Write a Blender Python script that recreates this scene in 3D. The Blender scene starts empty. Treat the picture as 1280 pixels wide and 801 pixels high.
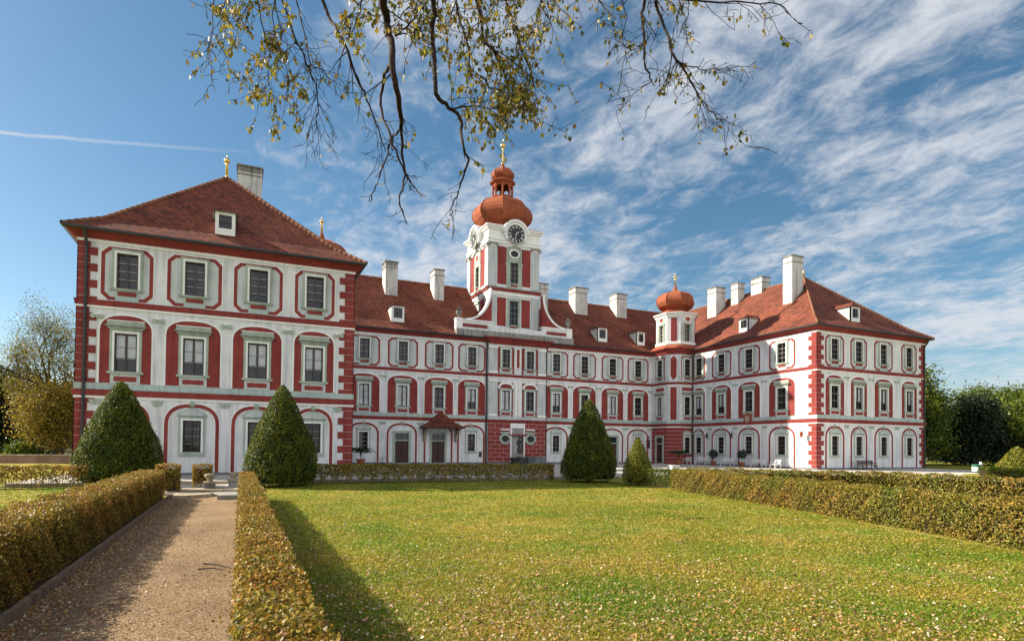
import bpy, math, random
import numpy as np
from mathutils import Vector, Matrix
random.seed(7); rng = np.random.default_rng(11)
PI = math.pi

# ------------------------------------------------------------------ camera, sky, sun, exposure
scn = bpy.context.scene
F_PX, CX, CY, PITCH, ROLL, YAW, EYE = 746.717, 640.0, 543.187, 0.02, 0.0101, 0.4268, 2.1   # photo pixels (1280x801)
cd = bpy.data.cameras.new('camera'); cam = bpy.data.objects.new('camera', cd)
scn.collection.objects.link(cam); scn.camera = cam
cd.sensor_width = 36.0; cd.sensor_fit = 'HORIZONTAL'; cd.lens = 36.0*F_PX/1280.0
cd.shift_y = (CY-400.5)/1280.0; cd.clip_start = 0.1; cd.clip_end = 4000
fw = Vector((math.sin(YAW), math.cos(YAW), 0)); rt = Vector((math.cos(YAW), -math.sin(YAW), 0)); up = Vector((0, 0, 1))
f2 = fw*math.cos(PITCH)+up*math.sin(PITCH); u2 = -fw*math.sin(PITCH)+up*math.cos(PITCH)
r3 = rt*math.cos(ROLL)+u2*math.sin(ROLL); u3 = -rt*math.sin(ROLL)+u2*math.cos(ROLL)
m = Matrix(((r3.x, u3.x, -f2.x, 0), (r3.y, u3.y, -f2.y, 0), (r3.z, u3.z, -f2.z, EYE), (0, 0, 0, 1)))
cam.matrix_world = m

SUN_EL = math.radians(32.0); SUN_DIR = Vector((-1.0, 0.76, 0)).normalized()   # horizontal direction towards the sun
world = bpy.data.worlds.new('World'); scn.world = world; world.use_nodes = True
SKY_STRENGTH, SUN_STRENGTH, EXPOSURE = 0.13, 5.0, 1.04
scn.view_settings.view_transform = 'Standard'; scn.view_settings.look = 'None'
scn.view_settings.exposure = EXPOSURE; scn.view_settings.gamma = 1.0
scn.view_settings.use_curve_mapping = False
sl = bpy.data.lights.new('sun', 'SUN'); so = bpy.data.objects.new('sun', sl); scn.collection.objects.link(so)
sl.energy = SUN_STRENGTH; sl.angle = math.radians(0.53); sl.color = (1.0, 0.90, 0.72)
sd = Vector((SUN_DIR.x*math.cos(SUN_EL), SUN_DIR.y*math.cos(SUN_EL), math.sin(SUN_EL)))
so.rotation_euler = sd.to_track_quat('Z', 'Y').to_euler(); so.location = (-60, 60, 60)

def build_world():
    nt = world.node_tree; nt.nodes.clear(); N = nt.nodes.new; L = nt.links.new
    out = N('ShaderNodeOutputWorld'); bg = N('ShaderNodeBackground'); L(bg.outputs[0], out.inputs[0])
    bg.inputs[1].default_value = SKY_STRENGTH
    sky = N('ShaderNodeTexSky'); sky.sky_type = 'NISHITA'; sky.sun_disc = False
    sky.sun_elevation = SUN_EL; sky.sun_rotation = math.atan2(SUN_DIR.x, SUN_DIR.y)
    sky.air_density = 1.0; sky.dust_density = 0.6; sky.ozone_density = 2.2; sky.altitude = 250
    tc = N('ShaderNodeTexCoord'); sep = N('ShaderNodeSeparateXYZ'); L(tc.outputs['Generated'], sep.inputs[0])
    def M(op, a, b=None, c=None):
        n = N('ShaderNodeMath'); n.operation = op
        for i, v in enumerate((a, b, c)):
            if v is None: continue
            if isinstance(v, (int, float)): n.inputs[i].default_value = v
            else: L(v, n.inputs[i])
        return n.outputs[0]
    zc = M('ADD', M('MAXIMUM', sep.outputs[2], 0.0), 0.12)
    px = M('DIVIDE', sep.outputs[0], zc); py = M('DIVIDE', sep.outputs[1], zc)
    comb = N('ShaderNodeCombineXYZ'); L(px, comb.inputs[0]); L(py, comb.inputs[1])
    # cloud streets: rotate and stretch the cloud plane
    def fbm(scale, rot, stretch, detail, rough, dist, off=(0, 0, 0)):
        mp = N('ShaderNodeMapping'); mp.inputs['Rotation'].default_value = (0, 0, rot)
        mp.inputs['Scale'].default_value = stretch; mp.inputs['Location'].default_value = off
        L(comb.outputs[0], mp.inputs[0])
        n = N('ShaderNodeTexNoise'); n.inputs['Scale'].default_value = scale; n.inputs['Detail'].default_value = detail
        n.inputs['Roughness'].default_value = rough; n.inputs['Distortion'].default_value = dist
        L(mp.outputs[0], n.inputs[0]); return n.outputs[0]
    big = fbm(0.85, -0.55, (1.0, 0.5, 1), 3, 0.5, 0.3, (3.1, 1.7, 0))
    mid = fbm(2.6, -0.5, (1.0, 0.62, 1), 7, 0.62, 0.4, (0.4, 5.0, 0))
    fine = fbm(11.0, 0.5, (1.0, 0.75, 1), 6, 0.66, 0.5, (2, 2, 0))
    # more cloud to the right (east), clear towards the left
    along = M('ADD', M('MULTIPLY', sep.outputs[0], 0.94), M('MULTIPLY', sep.outputs[1], -0.34))     # rises to the right of the view
    cover = N('ShaderNodeMapRange'); cover.clamp = True
    cover.inputs[1].default_value = -0.50; cover.inputs[2].default_value = -0.10
    cover.inputs[3].default_value = -0.36; cover.inputs[4].default_value = 0.04; L(along, cover.inputs[0])
    s = M('ADD', M('ADD', M('MULTIPLY', big, 0.75), M('MULTIPLY', mid, 0.75)), M('ADD', M('MULTIPLY', fine, 0.62), cover.outputs[0]))
    cl = N('ShaderNodeMapRange'); cl.clamp = True; cl.interpolation_type = 'SMOOTHSTEP'
    cl.inputs[1].default_value = 0.96; cl.inputs[2].default_value = 1.34; cl.inputs[3].default_value = 0; cl.inputs[4].default_value = 0.9
    L(s, cl.inputs[0])
    # aircraft trail, a thin great-circle band
    nrm = Vector((0.2505, -0.4335, 0.8656))
    globals()['TRAIL_NODES'] = None
    a, b = trail_dirs(); nrm = a.cross(b).normalized()
    vm = N('ShaderNodeVectorMath'); vm.operation = 'DOT_PRODUCT'; L(tc.outputs['Generated'], vm.inputs[0]); vm.inputs[1].default_value = nrm
    tn = N('ShaderNodeTexNoise'); tn.inputs['Scale'].default_value = 22; tn.inputs['Detail'].default_value = 5; L(tc.outputs['Generated'], tn.inputs[0])
    dd = M('ADD', vm.outputs['Value'], M('MULTIPLY', M('SUBTRACT', tn.outputs[0], 0.5), 0.006))
    w = M('SUBTRACT', 1.0, M('DIVIDE', M('ABSOLUTE', dd), 0.0030)); w = M('MAXIMUM', w, 0.0)
    fade = N('ShaderNodeMapRange'); fade.inputs[1].default_value = -0.60; fade.inputs[2].default_value = -0.36
    fade.inputs[3].default_value = 0.95; fade.inputs[4].default_value = 0.0; fade.clamp = True; L(along_view(M, sep), fade.inputs[0])
    trail = M('MULTIPLY', M('MULTIPLY', w, fade.outputs[0]), M('ADD', tn.outputs[0], 0.25))
    fac = M('MINIMUM', M('MAXIMUM', cl.outputs[0], trail), 1.0)
    # extra bright cloud added to the unseen sky behind the viewer, lifting the facades
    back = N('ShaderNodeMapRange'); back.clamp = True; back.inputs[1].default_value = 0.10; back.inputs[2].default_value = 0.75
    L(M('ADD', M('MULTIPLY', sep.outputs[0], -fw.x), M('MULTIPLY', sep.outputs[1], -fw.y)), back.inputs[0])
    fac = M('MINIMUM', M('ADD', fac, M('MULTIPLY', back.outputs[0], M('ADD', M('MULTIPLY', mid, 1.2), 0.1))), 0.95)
    # deepen the blue away from the sun, the hue the lens and film give it
    hs = N('ShaderNodeHueSaturation'); hs.inputs['Hue'].default_value = 0.488; hs.inputs['Saturation'].default_value = 1.16; hs.inputs['Value'].default_value = 0.46
    L(sky.outputs[0], hs.inputs['Color'])
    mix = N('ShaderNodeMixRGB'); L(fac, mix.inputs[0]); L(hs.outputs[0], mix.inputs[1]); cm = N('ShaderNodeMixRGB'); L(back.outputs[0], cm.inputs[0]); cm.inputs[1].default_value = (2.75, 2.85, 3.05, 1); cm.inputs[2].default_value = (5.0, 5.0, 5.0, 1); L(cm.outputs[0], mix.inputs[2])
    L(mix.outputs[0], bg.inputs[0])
def pix_dir(x, y): return (r3*((x-CX)/F_PX)+u3*((CY-y)/F_PX)+f2).normalized()
def trail_dirs(): return pix_dir(0, 166), pix_dir(300, 190)
def along_view(M, sep): return M('ADD', M('MULTIPLY', sep.outputs[0], rt.x), M('MULTIPLY', sep.outputs[1], rt.y))
build_world()

# ------------------------------------------------------------------ materials
MAT = {}
def mk(name, build):
    mt = bpy.data.materials.new(name); mt.use_nodes = True; nt = mt.node_tree; nt.nodes.clear()
    out = nt.nodes.new('ShaderNodeOutputMaterial'); build(nt, out); MAT[name] = mt; return mt
def noise(nt, scale, detail=4, rough=0.55, coord='Object', dist=0.0):
    tc = nt.nodes.new('ShaderNodeTexCoord'); n = nt.nodes.new('ShaderNodeTexNoise')
    n.inputs['Scale'].default_value = scale; n.inputs['Detail'].default_value = detail; n.inputs['Roughness'].default_value = rough
    n.inputs['Distortion'].default_value = dist
    nt.links.new(tc.outputs[coord], n.inputs[0]); return n
def ramp(nt, src, stops):
    r = nt.nodes.new('ShaderNodeValToRGB'); nt.links.new(src, r.inputs[0]); e = r.color_ramp.elements
    while len(e) < len(stops): e.new(0.5)
    for k, (p, c) in enumerate(stops): e[k].position = p; e[k].color = (*c, 1)
    return r.outputs[0]
def mixc(nt, f, a, b, mode='MIX'):
    n = nt.nodes.new('ShaderNodeMixRGB'); n.blend_type = mode
    for i, v in enumerate((f, a, b)):
        if isinstance(v, (int, float)): n.inputs[i].default_value = v
        elif isinstance(v, tuple): n.inputs[i].default_value = (*v, 1)
        else: nt.links.new(v, n.inputs[i])
    return n.outputs[0]
def bump(nt, src, strength, dist=0.05):
    b = nt.nodes.new('ShaderNodeBump'); b.inputs['Strength'].default_value = strength; b.inputs['Distance'].default_value = dist
    nt.links.new(src, b.inputs['Height']); return b.outputs[0]
def princ(nt, out, col, rough=0.8, spec=0.3, normal=None, metal=0.0):
    p = nt.nodes.new('ShaderNodeBsdfPrincipled')
    if isinstance(col, tuple): p.inputs['Base Color'].default_value = (*col, 1)
    else: nt.links.new(col, p.inputs['Base Color'])
    p.inputs['Roughness'].default_value = rough; p.inputs['Specular IOR Level'].default_value = spec; p.inputs['Metallic'].default_value = metal
    if normal: nt.links.new(normal, p.inputs['Normal'])
    nt.links.new(p.outputs[0], out.inputs[0]); return p
def plaster(name, c, var=0.12, streak=0.35):
    def b(nt, out):
        n1 = noise(nt, 0.6, 6, 0.6); n2 = noise(nt, 14, 4)
        tc = nt.nodes.new('ShaderNodeTexCoord'); mp = nt.nodes.new('ShaderNodeMapping'); mp.inputs['Scale'].default_value = (2.5, 2.5, 0.22)
        nt.links.new(tc.outputs['Object'], mp.inputs[0]); n3 = nt.nodes.new('ShaderNodeTexNoise'); n3.inputs['Scale'].default_value = 1.6
        n3.inputs['Detail'].default_value = 6; nt.links.new(mp.outputs[0], n3.inputs[0])
        dark = tuple(x*(1-var*2.2) for x in c); lite = tuple(min(1, x*(1+var*0.5)) for x in c)
        a = ramp(nt, n1.outputs[0], [(0.3, dark), (0.55, c), (0.75, lite)])
        st = ramp(nt, n3.outputs[0], [(0.35, (1-streak, 1-streak*0.95, 1-streak*0.9)), (0.52, (1, 1, 1))])
        a = mixc(nt, 1.0, a, st, 'MULTIPLY')
        princ(nt, out, a, 0.88, 0.2, bump(nt, n2.outputs[0], 0.25, 0.01))
    return mk(name, b)
plaster('white_plaster', (0.76, 0.765, 0.77), 0.07, 0.22)
plaster('white_moulding', (0.88, 0.88, 0.86), 0.03, 0.08)
plaster('field_plaster', (0.57, 0.60, 0.60), 0.07, 0.2)
plaster('red_plaster', (0.29, 0.056, 0.050), 0.12, 0.2)
plaster('green_stone', (0.42, 0.49, 0.41), 0.10, 0.22)
plaster('band_stone', (0.46, 0.55, 0.52), 0.08, 0.2)
plaster('sandstone', (0.46, 0.38, 0.27), 0.18, 0.4)
plaster('grey_stone', (0.33, 0.32, 0.29), 0.2, 0.4)
plaster('chimney_plaster', (0.62, 0.61, 0.58), 0.12, 0.4)
plaster('chimney_cap', (0.30, 0.28, 0.26), 0.2, 0.4)
plaster('plinth_grey', (0.19, 0.20, 0.22), 0.2, 0.3)
plaster('copper_red', (0.36, 0.105, 0.05), 0.12, 0.25)
def b_rust(nt, out):       # red walls with pale painted joints
    tc = nt.nodes.new('ShaderNodeTexCoord'); sp = nt.nodes.new('ShaderNodeSeparateXYZ'); nt.links.new(tc.outputs['Object'], sp.inputs[0])
    ad = nt.nodes.new('ShaderNodeMath'); ad.operation = 'ADD'; nt.links.new(sp.outputs[0], ad.inputs[0]); nt.links.new(sp.outputs[1], ad.inputs[1])
    cb = nt.nodes.new('ShaderNodeCombineXYZ'); nt.links.new(ad.outputs[0], cb.inputs[0]); nt.links.new(sp.outputs[2], cb.inputs[1])
    br = nt.nodes.new('ShaderNodeTexBrick'); br.inputs['Scale'].default_value = 1; br.inputs['Mortar Size'].default_value = 0.02
    br.inputs['Brick Width'].default_value = 1.05; br.inputs['Row Height'].default_value = 0.47
    br.inputs['Color1'].default_value = (0.28, 0.054, 0.048, 1); br.inputs['Color2'].default_value = (0.22, 0.045, 0.042, 1); br.inputs['Mortar'].default_value = (0.50, 0.34, 0.31, 1)
    nt.links.new(cb.outputs[0], br.inputs[0]); princ(nt, out, br.outputs[0], 0.85, 0.2)
mk('red_rustication', b_rust)
def b_tile(nt, out):
    tc = nt.nodes.new('ShaderNodeTexCoord'); sp = nt.nodes.new('ShaderNodeSeparateXYZ'); nt.links.new(tc.outputs['Object'], sp.inputs[0])
    ad = nt.nodes.new('ShaderNodeMath'); ad.operation = 'ADD'; nt.links.new(sp.outputs[0], ad.inputs[0]); nt.links.new(sp.outputs[1], ad.inputs[1])
    zz = nt.nodes.new('ShaderNodeMath'); zz.operation = 'MULTIPLY'; nt.links.new(sp.outputs[2], zz.inputs[0]); zz.inputs[1].default_value = 1.5
    cb = nt.nodes.new('ShaderNodeCombineXYZ'); nt.links.new(ad.outputs[0], cb.inputs[0]); nt.links.new(zz.outputs[0], cb.inputs[1])
    br = nt.nodes.new('ShaderNodeTexBrick'); br.inputs['Scale'].default_value = 1; br.inputs['Mortar Size'].default_value = 0.012
    br.inputs['Brick Width'].default_value = 0.2; br.inputs['Row Height'].default_value = 0.24; br.inputs['Bias'].default_value = -0.1
    br.inputs['Color1'].default_value = (0.27, 0.070, 0.034, 1); br.inputs['Color2'].default_value = (0.085, 0.028, 0.021, 1); br.inputs['Mortar'].default_value = (0.07, 0.03, 0.025, 1)
    nt.links.new(cb.outputs[0], br.inputs[0])
    n = noise(nt, 0.45, 8, 0.65); v = ramp(nt, n.outputs[0], [(0.3, (0.55, 0.5, 0.48)), (0.5, (1, 1, 1)), (0.7, (1.25, 1.2, 1.1))])
    n2 = noise(nt, 9, 3, 0.6); v2 = ramp(nt, n2.outputs[0], [(0.3, (0.6, 0.58, 0.55)), (0.65, (1.2, 1.2, 1.2))])
    c = mixc(nt, 1, mixc(nt, 1, br.outputs[0], v, 'MULTIPLY'), v2, 'MULTIPLY')
    princ(nt, out, c, 0.8, 0.25, bump(nt, br.outputs['Fac'], -0.6, 0.04))
mk('roof_tiles', b_tile)
plaster('ridge_tile', (0.34, 0.15, 0.09), 0.2, 0.3)
def simple(name, c, rough=0.6, spec=0.4, metal=0.0, var=0.15, ns=6):
    def b(nt, out):
        n = noise(nt, ns, 5); col = ramp(nt, n.outputs[0], [(0.3, tuple(x*(1-var) for x in c)), (0.7, tuple(min(1, x*(1+var)) for x in c))])
        princ(nt, out, col, rough, spec, None, metal)
    return mk(name, b)
simple('gutter_metal', (0.035, 0.032, 0.035), 0.45, 0.5)
simple('sash_paint', (0.045, 0.028, 0.025), 0.4, 0.5)
simple('muntin_paint', (0.42, 0.38, 0.34), 0.5, 0.4)
simple('dark_wood', (0.055, 0.020, 0.014), 0.5, 0.4)
simple('bark', (0.060, 0.048, 0.042), 0.9, 0.2, 0, 0.45, 14)
simple('hedge_stem', (0.16, 0.14, 0.07), 0.85, 0.2, 0, 0.4, 20)
simple('twig_bark', (0.035, 0.022, 0.02), 0.85, 0.2, 0, 0.4, 20)
simple('gold', (0.85, 0.58, 0.18), 0.25, 0.5, 1.0, 0.08)
simple('white_paint', (0.78, 0.78, 0.76), 0.5, 0.4, 0, 0.06)
simple('clock_black', (0.012, 0.012, 0.014), 0.4, 0.5)
simple('dark_statue', (0.05, 0.05, 0.048), 0.6, 0.4, 0, 0.4)
simple('terracotta', (0.30, 0.10, 0.05), 0.8, 0.2)
simple('green_bin', (0.03, 0.16, 0.08), 0.4, 0.5)
simple('louver', (0.020, 0.019, 0.022), 0.5, 0.4)
simple('curtain', (0.50, 0.53, 0.56), 0.25, 0.7, 0, 0.22, 1.7)
simple('kerb_wood', (0.22, 0.16, 0.12), 0.9, 0.15, 0, 0.4, 5)
simple('red_stone', (0.28, 0.09, 0.06), 0.85, 0.2, 0, 0.3)
def b_glass(nt, out):
    n = noise(nt, 0.9, 2); c = ramp(nt, n.outputs[0], [(0.3, (0.010, 0.012, 0.016)), (0.7, (0.03, 0.034, 0.045))])
    n2 = noise(nt, 2.2, 2); princ(nt, out, c, 0.05, 0.5, bump(nt, n2.outputs[0], 0.14, 0.02))
mk('window_glass', b_glass)
def leafmat(name, cols, rough=0.45, spec=0.4, trans=0.35, big=None):
    def b(nt, out):
        g = nt.nodes.new('ShaderNodeNewGeometry')
        k = len(cols); c = ramp(nt, g.outputs['Random Per Island'], [(i/(k-1), cc) for i, cc in enumerate(cols)])
        if big:
            n = noise(nt, big[0], 4, 0.6); c = mixc(nt, 1, c, ramp(nt, n.outputs[0], [(0.35, big[1]), (0.65, big[2])]), 'MULTIPLY')
        p = nt.nodes.new('ShaderNodeBsdfPrincipled'); nt.links.new(c, p.inputs['Base Color']); p.inputs['Roughness'].default_value = rough
        p.inputs['Specular IOR Level'].default_value = spec
        t = nt.nodes.new('ShaderNodeBsdfTranslucent'); nt.links.new(c, t.inputs[0])
        mx = nt.nodes.new('ShaderNodeMixShader'); mx.inputs[0].default_value = trans
        nt.links.new(p.outputs[0], mx.inputs[1]); nt.links.new(t.outputs[0], mx.inputs[2]); nt.links.new(mx.outputs[0], out.inputs[0])
    return mk(name, b)
leafmat('hedge_leaf', [(0.03, 0.025, 0.008), (0.30, 0.23, 0.03), (0.09, 0.09, 0.018), (0.40, 0.20, 0.04), (0.16, 0.14, 0.025), (0.56, 0.40, 0.09), (0.32, 0.11, 0.035)], 0.5, 0.3, 0.35, (1.3, (0.8, 0.95, 0.7), (1.2, 1.0, 0.9)))
leafmat('hedge_leaf_green', [(0.02, 0.022, 0.006), (0.28, 0.26, 0.03), (0.06, 0.08, 0.014), (0.36, 0.27, 0.045), (0.13, 0.14, 0.018), (0.56, 0.44, 0.11), (0.26, 0.13, 0.04)], 0.5, 0.3, 0.35, (0.8, (0.75, 0.95, 0.7), (1.25, 1.0, 0.9)))
leafmat('topiary_leaf', [(0.010, 0.025, 0.005), (0.10, 0.15, 0.014), (0.03, 0.06, 0.010), (0.18, 0.21, 0.025), (0.06, 0.10, 0.012), (0.24, 0.25, 0.04)], 0.5, 0.22, 0.38, (1.6, (0.65, 0.75, 0.7), (1.5, 1.2, 0.9)))
leafmat('topiary_leaf_yellow', [(0.04, 0.05, 0.006), (0.27, 0.25, 0.025), (0.12, 0.15, 0.015), (0.40, 0.33, 0.05)], 0.5, 0.25, 0.3)
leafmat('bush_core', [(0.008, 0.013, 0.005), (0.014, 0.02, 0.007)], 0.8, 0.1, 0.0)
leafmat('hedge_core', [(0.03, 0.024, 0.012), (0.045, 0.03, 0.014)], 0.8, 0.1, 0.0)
leafmat('autumn_leaf', [(0.10, 0.13, 0.02), (0.44, 0.34, 0.03), (0.22, 0.22, 0.03), (0.06, 0.09, 0.02), (0.40, 0.24, 0.03), (0.16, 0.12, 0.03)], 0.5, 0.3, 0.45)
leafmat('brown_leaf', [(0.10, 0.06, 0.03), (0.25, 0.13, 0.04), (0.06, 0.05, 0.02), (0.30, 0.16, 0.05)], 0.5, 0.3, 0.4)
leafmat('yellow_tree_leaf', [(0.07, 0.07, 0.015), (0.36, 0.27, 0.03), (0.16, 0.15, 0.02), (0.34, 0.19, 0.04), (0.10, 0.11, 0.02)], 0.5, 0.3, 0.45)
leafmat('golden_green_leaf', [(0.06, 0.07, 0.015), (0.24, 0.20, 0.03), (0.12, 0.12, 0.02), (0.30, 0.22, 0.04)], 0.5, 0.3, 0.4)
leafmat('park_leaf', [(0.014, 0.035, 0.005), (0.13, 0.19, 0.018), (0.04, 0.08, 0.01), (0.30, 0.33, 0.04)], 0.45, 0.35, 0.35, (0.15, (0.7, 0.8, 0.7), (1.3, 1.15, 0.9)))
leafmat('evergreen_leaf', [(0.008, 0.018, 0.01), (0.03, 0.045, 0.018), (0.018, 0.03, 0.014)], 0.5, 0.3, 0.15)
leafmat('fallen_leaf', [(0.50, 0.36, 0.20), (0.38, 0.14, 0.04), (0.62, 0.48, 0.28), (0.16, 0.07, 0.035), (0.55, 0.34, 0.06), (0.30, 0.19, 0.1), (0.46, 0.17, 0.06), (0.74, 0.66, 0.5), (0.20, 0.10, 0.05)], 0.6, 0.3, 0.2)
leafmat('grass_blade', [(0.12, 0.18, 0.014), (0.44, 0.40, 0.05), (0.22, 0.28, 0.02), (0.66, 0.55, 0.14), (0.15, 0.21, 0.016)], 0.5, 0.3, 0.45, (0.5, (0.5, 0.80, 0.42), (1.15, 0.95, 0.95)))
leafmat('palm_leaf', [(0.01, 0.03, 0.01), (0.03, 0.06, 0.02), (0.02, 0.04, 0.015)], 0.4, 0.5, 0.2)
def b_lawn(nt, out):
    n1 = noise(nt, 0.22, 5, 0.6, dist=0.4); n2 = noise(nt, 2.2, 6, 0.7); n3 = noise(nt, 38, 5, 0.8)
    c1 = ramp(nt, n1.outputs[0], [(0.36, (0.13, 0.17, 0.014)), (0.5, (0.30, 0.27, 0.035)), (0.64, (0.46, 0.37, 0.10))])
    c2 = ramp(nt, n2.outputs[0], [(0.32, (0.5, 0.72, 0.4)), (0.5, (0.95, 0.95, 0.95)), (0.68, (1.25, 1.05, 1.15))])
    c3 = ramp(nt, n3.outputs[0], [(0.38, (0.22, 0.27, 0.2)), (0.5, (1, 1, 1)), (0.60, (2.0, 1.8, 1.8))])
    c = mixc(nt, 1, mixc(nt, 1, c1, c2, 'MULTIPLY'), c3, 'MULTIPLY')
    princ(nt, out, c, 0.9, 0.1, bump(nt, n3.outputs[0], 0.9, 0.05))
mk('lawn', b_lawn)
def gravel(name, a, b_, c_, big=0.5):
    def b(nt, out):
        n = noise(nt, 45, 5, 0.8); n1 = noise(nt, big, 5, 0.6)
        col = ramp(nt, n.outputs[0], [(0.33, tuple(x*0.35 for x in a)), (0.5, b_), (0.66, c_)])
        col = mixc(nt, 1, col, ramp(nt, n1.outputs[0], [(0.3, (0.75, 0.72, 0.7)), (0.65, (1.12, 1.1, 1.1))]), 'MULTIPLY')
        princ(nt, out, col, 0.9, 0.15, bump(nt, n.outputs[0], 0.9, 0.03))
    return mk(name, b)
gravel('path_gravel', (0.15, 0.09, 0.05), (0.33, 0.225, 0.13), (0.58, 0.44, 0.29))
gravel('court_gravel', (0.55, 0.50, 0.43), (0.58, 0.54, 0.48), (0.66, 0.62, 0.56), 0.2)
gravel('pavement_grey', (0.25, 0.25, 0.25), (0.30, 0.30, 0.30), (0.36, 0.36, 0.36), 0.2)
gravel('park_ground', (0.06, 0.08, 0.02), (0.10, 0.12, 0.03), (0.17, 0.18, 0.06), 0.1)
gravel('dirt', (0.12, 0.08, 0.05), (0.16, 0.11, 0.07), (0.26, 0.18, 0.12), 1.0)
gravel('wall_stone', (0.20, 0.12, 0.09), (0.30, 0.19, 0.14), (0.40, 0.28, 0.22), 1.0)

# ------------------------------------------------------------------ mesh helpers
COL = scn.collection
class Fr:      # facade frame: s along, d outward, z up
    def __init__(s, O, U, N): s.O, s.U, s.N = O, U, N
    def __call__(s, a, d, z): return (s.O[0]+a*s.U[0]+d*s.N[0], s.O[1]+a*s.U[1]+d*s.N[1], z)
LOC = Fr((0, 0), (1, 0), (0, -1))      # local frame: outward = -Y
class MB:
    def __init__(s): s.v = []; s.f = []; s.m = []; s.mats = []; s.smooth = []
    def mi(s, name):
        if name not in s.mats: s.mats.append(name)
        return s.mats.index(name)
    def poly(s, pts, mat, sm=False):
        k = len(s.v); s.v += [tuple(p) for p in pts]; s.f.append(tuple(range(k, k+len(pts)))); s.m.append(s.mi(mat)); s.smooth.append(sm)
    def box(s, fr, s0, s1, z0, z1, d0, d1, mat, back=True):
        P = lambda a, d, z: fr(a, d, z)
        s.poly([P(s0, d1, z0), P(s1, d1, z0), P(s1, d1, z1), P(s0, d1, z1)], mat)
        s.poly([P(s0, d0, z0), P(s0, d1, z0), P(s0, d1, z1), P(s0, d0, z1)], mat)
        s.poly([P(s1, d0, z0), P(s1, d1, z0), P(s1, d1, z1), P(s1, d0, z1)], mat)
        s.poly([P(s0, d0, z1), P(s0, d1, z1), P(s1, d1, z1), P(s1, d0, z1)], mat)
        s.poly([P(s0, d0, z0), P(s0, d1, z0), P(s1, d1, z0), P(s1, d0, z0)], mat)
        if back: s.poly([P(s0, d0, z0), P(s1, d0, z0), P(s1, d0, z1), P(s0, d0, z1)], mat)
    def prism(s, fr, pts, d0, d1, mat, side=None):
        s.poly([fr(a, d1, z) for a, z in pts], mat); n = len(pts)
        for i in range(n):
            a, b = pts[i], pts[(i+1) % n]
            s.poly([fr(a[0], d0, a[1]), fr(b[0], d0, b[1]), fr(b[0], d1, b[1]), fr(a[0], d1, a[1])], side or mat)
    def band(s, fr, A, B, d0, d1, mat, closed=False):
        n = len(A); R = range(n if closed else n-1)
        for i in R:
            j = (i+1) % n
            s.poly([fr(A[i][0], d1, A[i][1]), fr(A[j][0], d1, A[j][1]), fr(B[j][0], d1, B[j][1]), fr(B[i][0], d1, B[i][1])], mat)
            for Q in (A, B): s.poly([fr(Q[i][0], d0, Q[i][1]), fr(Q[j][0], d0, Q[j][1]), fr(Q[j][0], d1, Q[j][1]), fr(Q[i][0], d1, Q[i][1])], mat)
    def lathe(s, c, prof, n, mat, rot=0.0, sm=False, ax=(1, 1)):
        k = len(s.v)
        for r, z in prof:
            for i in range(n):
                a = rot+2*PI*i/n; s.v.append((c[0]+r*math.cos(a)*ax[0], c[1]+r*math.sin(a)*ax[1], c[2]+z))
        for j in range(len(prof)-1):
            for i in range(n):
                i2 = (i+1) % n; s.f.append((k+j*n+i, k+j*n+i2, k+(j+1)*n+i2, k+(j+1)*n+i)); s.m.append(s.mi(mat)); s.smooth.append(sm)
        s.f.append(tuple(k+(len(prof)-1)*n+i for i in range(n))); s.m.append(s.mi(mat)); s.smooth.append(False)
    def tube(s, pts, rad, n, mat, sm=True):
        k = len(s.v); P = [Vector(p) for p in pts]
        for j, p in enumerate(P):
            t = (P[min(j+1, len(P)-1)]-P[max(j-1, 0)])
            t = t.normalized() if t.length > 1e-9 else Vector((0, 0, 1))
            a = t.cross(Vector((0.31, 0.22, 0.92)));
            if a.length < 0.05: a = t.cross(Vector((1, 0, 0)))
            a.normalize(); b = t.cross(a)
            for i in range(n):
                th = 2*PI*i/n; q = p+(a*math.cos(th)+b*math.sin(th))*rad[j]; s.v.append(tuple(q))
        for j in range(len(P)-1):
            for i in range(n):
                i2 = (i+1) % n; s.f.append((k+j*n+i, k+j*n+i2, k+(j+1)*n+i2, k+(j+1)*n+i)); s.m.append(s.mi(mat)); s.smooth.append(sm)
    def sweep(s, u0, v0, u1, v1, prof, mats):      # mitred moulding round a rectangle
        for i in range(len(prof)-1):
            (o0, z0), (o1, z1) = prof[i], prof[i+1]; mt = mats if isinstance(mats, str) else mats[i]
            c0 = [(u0-o0, v0-o0), (u1+o0, v0-o0), (u1+o0, v1+o0), (u0-o0, v1+o0)]
            c1 = [(u0-o1, v0-o1), (u1+o1, v0-o1), (u1+o1, v1+o1), (u0-o1, v1+o1)]
            for k in range(4):
                j = (k+1) % 4; s.poly([(*c0[k], z0), (*c0[j], z0), (*c1[j], z1), (*c1[k], z1)], mt)
    def mesh(s, name):
        me = bpy.data.meshes.new(name); me.from_pydata(s.v, [], s.f)
        for x in s.mats: me.materials.append(MAT[x])
        me.polygons.foreach_set('material_index', s.m); me.polygons.foreach_set('use_smooth', s.smooth); me.update(); return me
def link(name, me, parent=None, loc=(0, 0, 0), rz=0.0):
    o = bpy.data.objects.new(name, me); COL.objects.link(o); o.location = loc; o.rotation_euler = (0, 0, rz)
    if parent is not None:
        o.parent = parent; o.location = Vector(loc)-(Vector(parent.location) if parent.parent is None and parent.type == 'EMPTY' and parent.get('abs') else Vector((0, 0, 0)))
    return o
def put(name, mb, parent=None, loc=(0, 0, 0), rz=0.0): return link(name, mb.mesh(name), parent, loc, rz)
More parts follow.
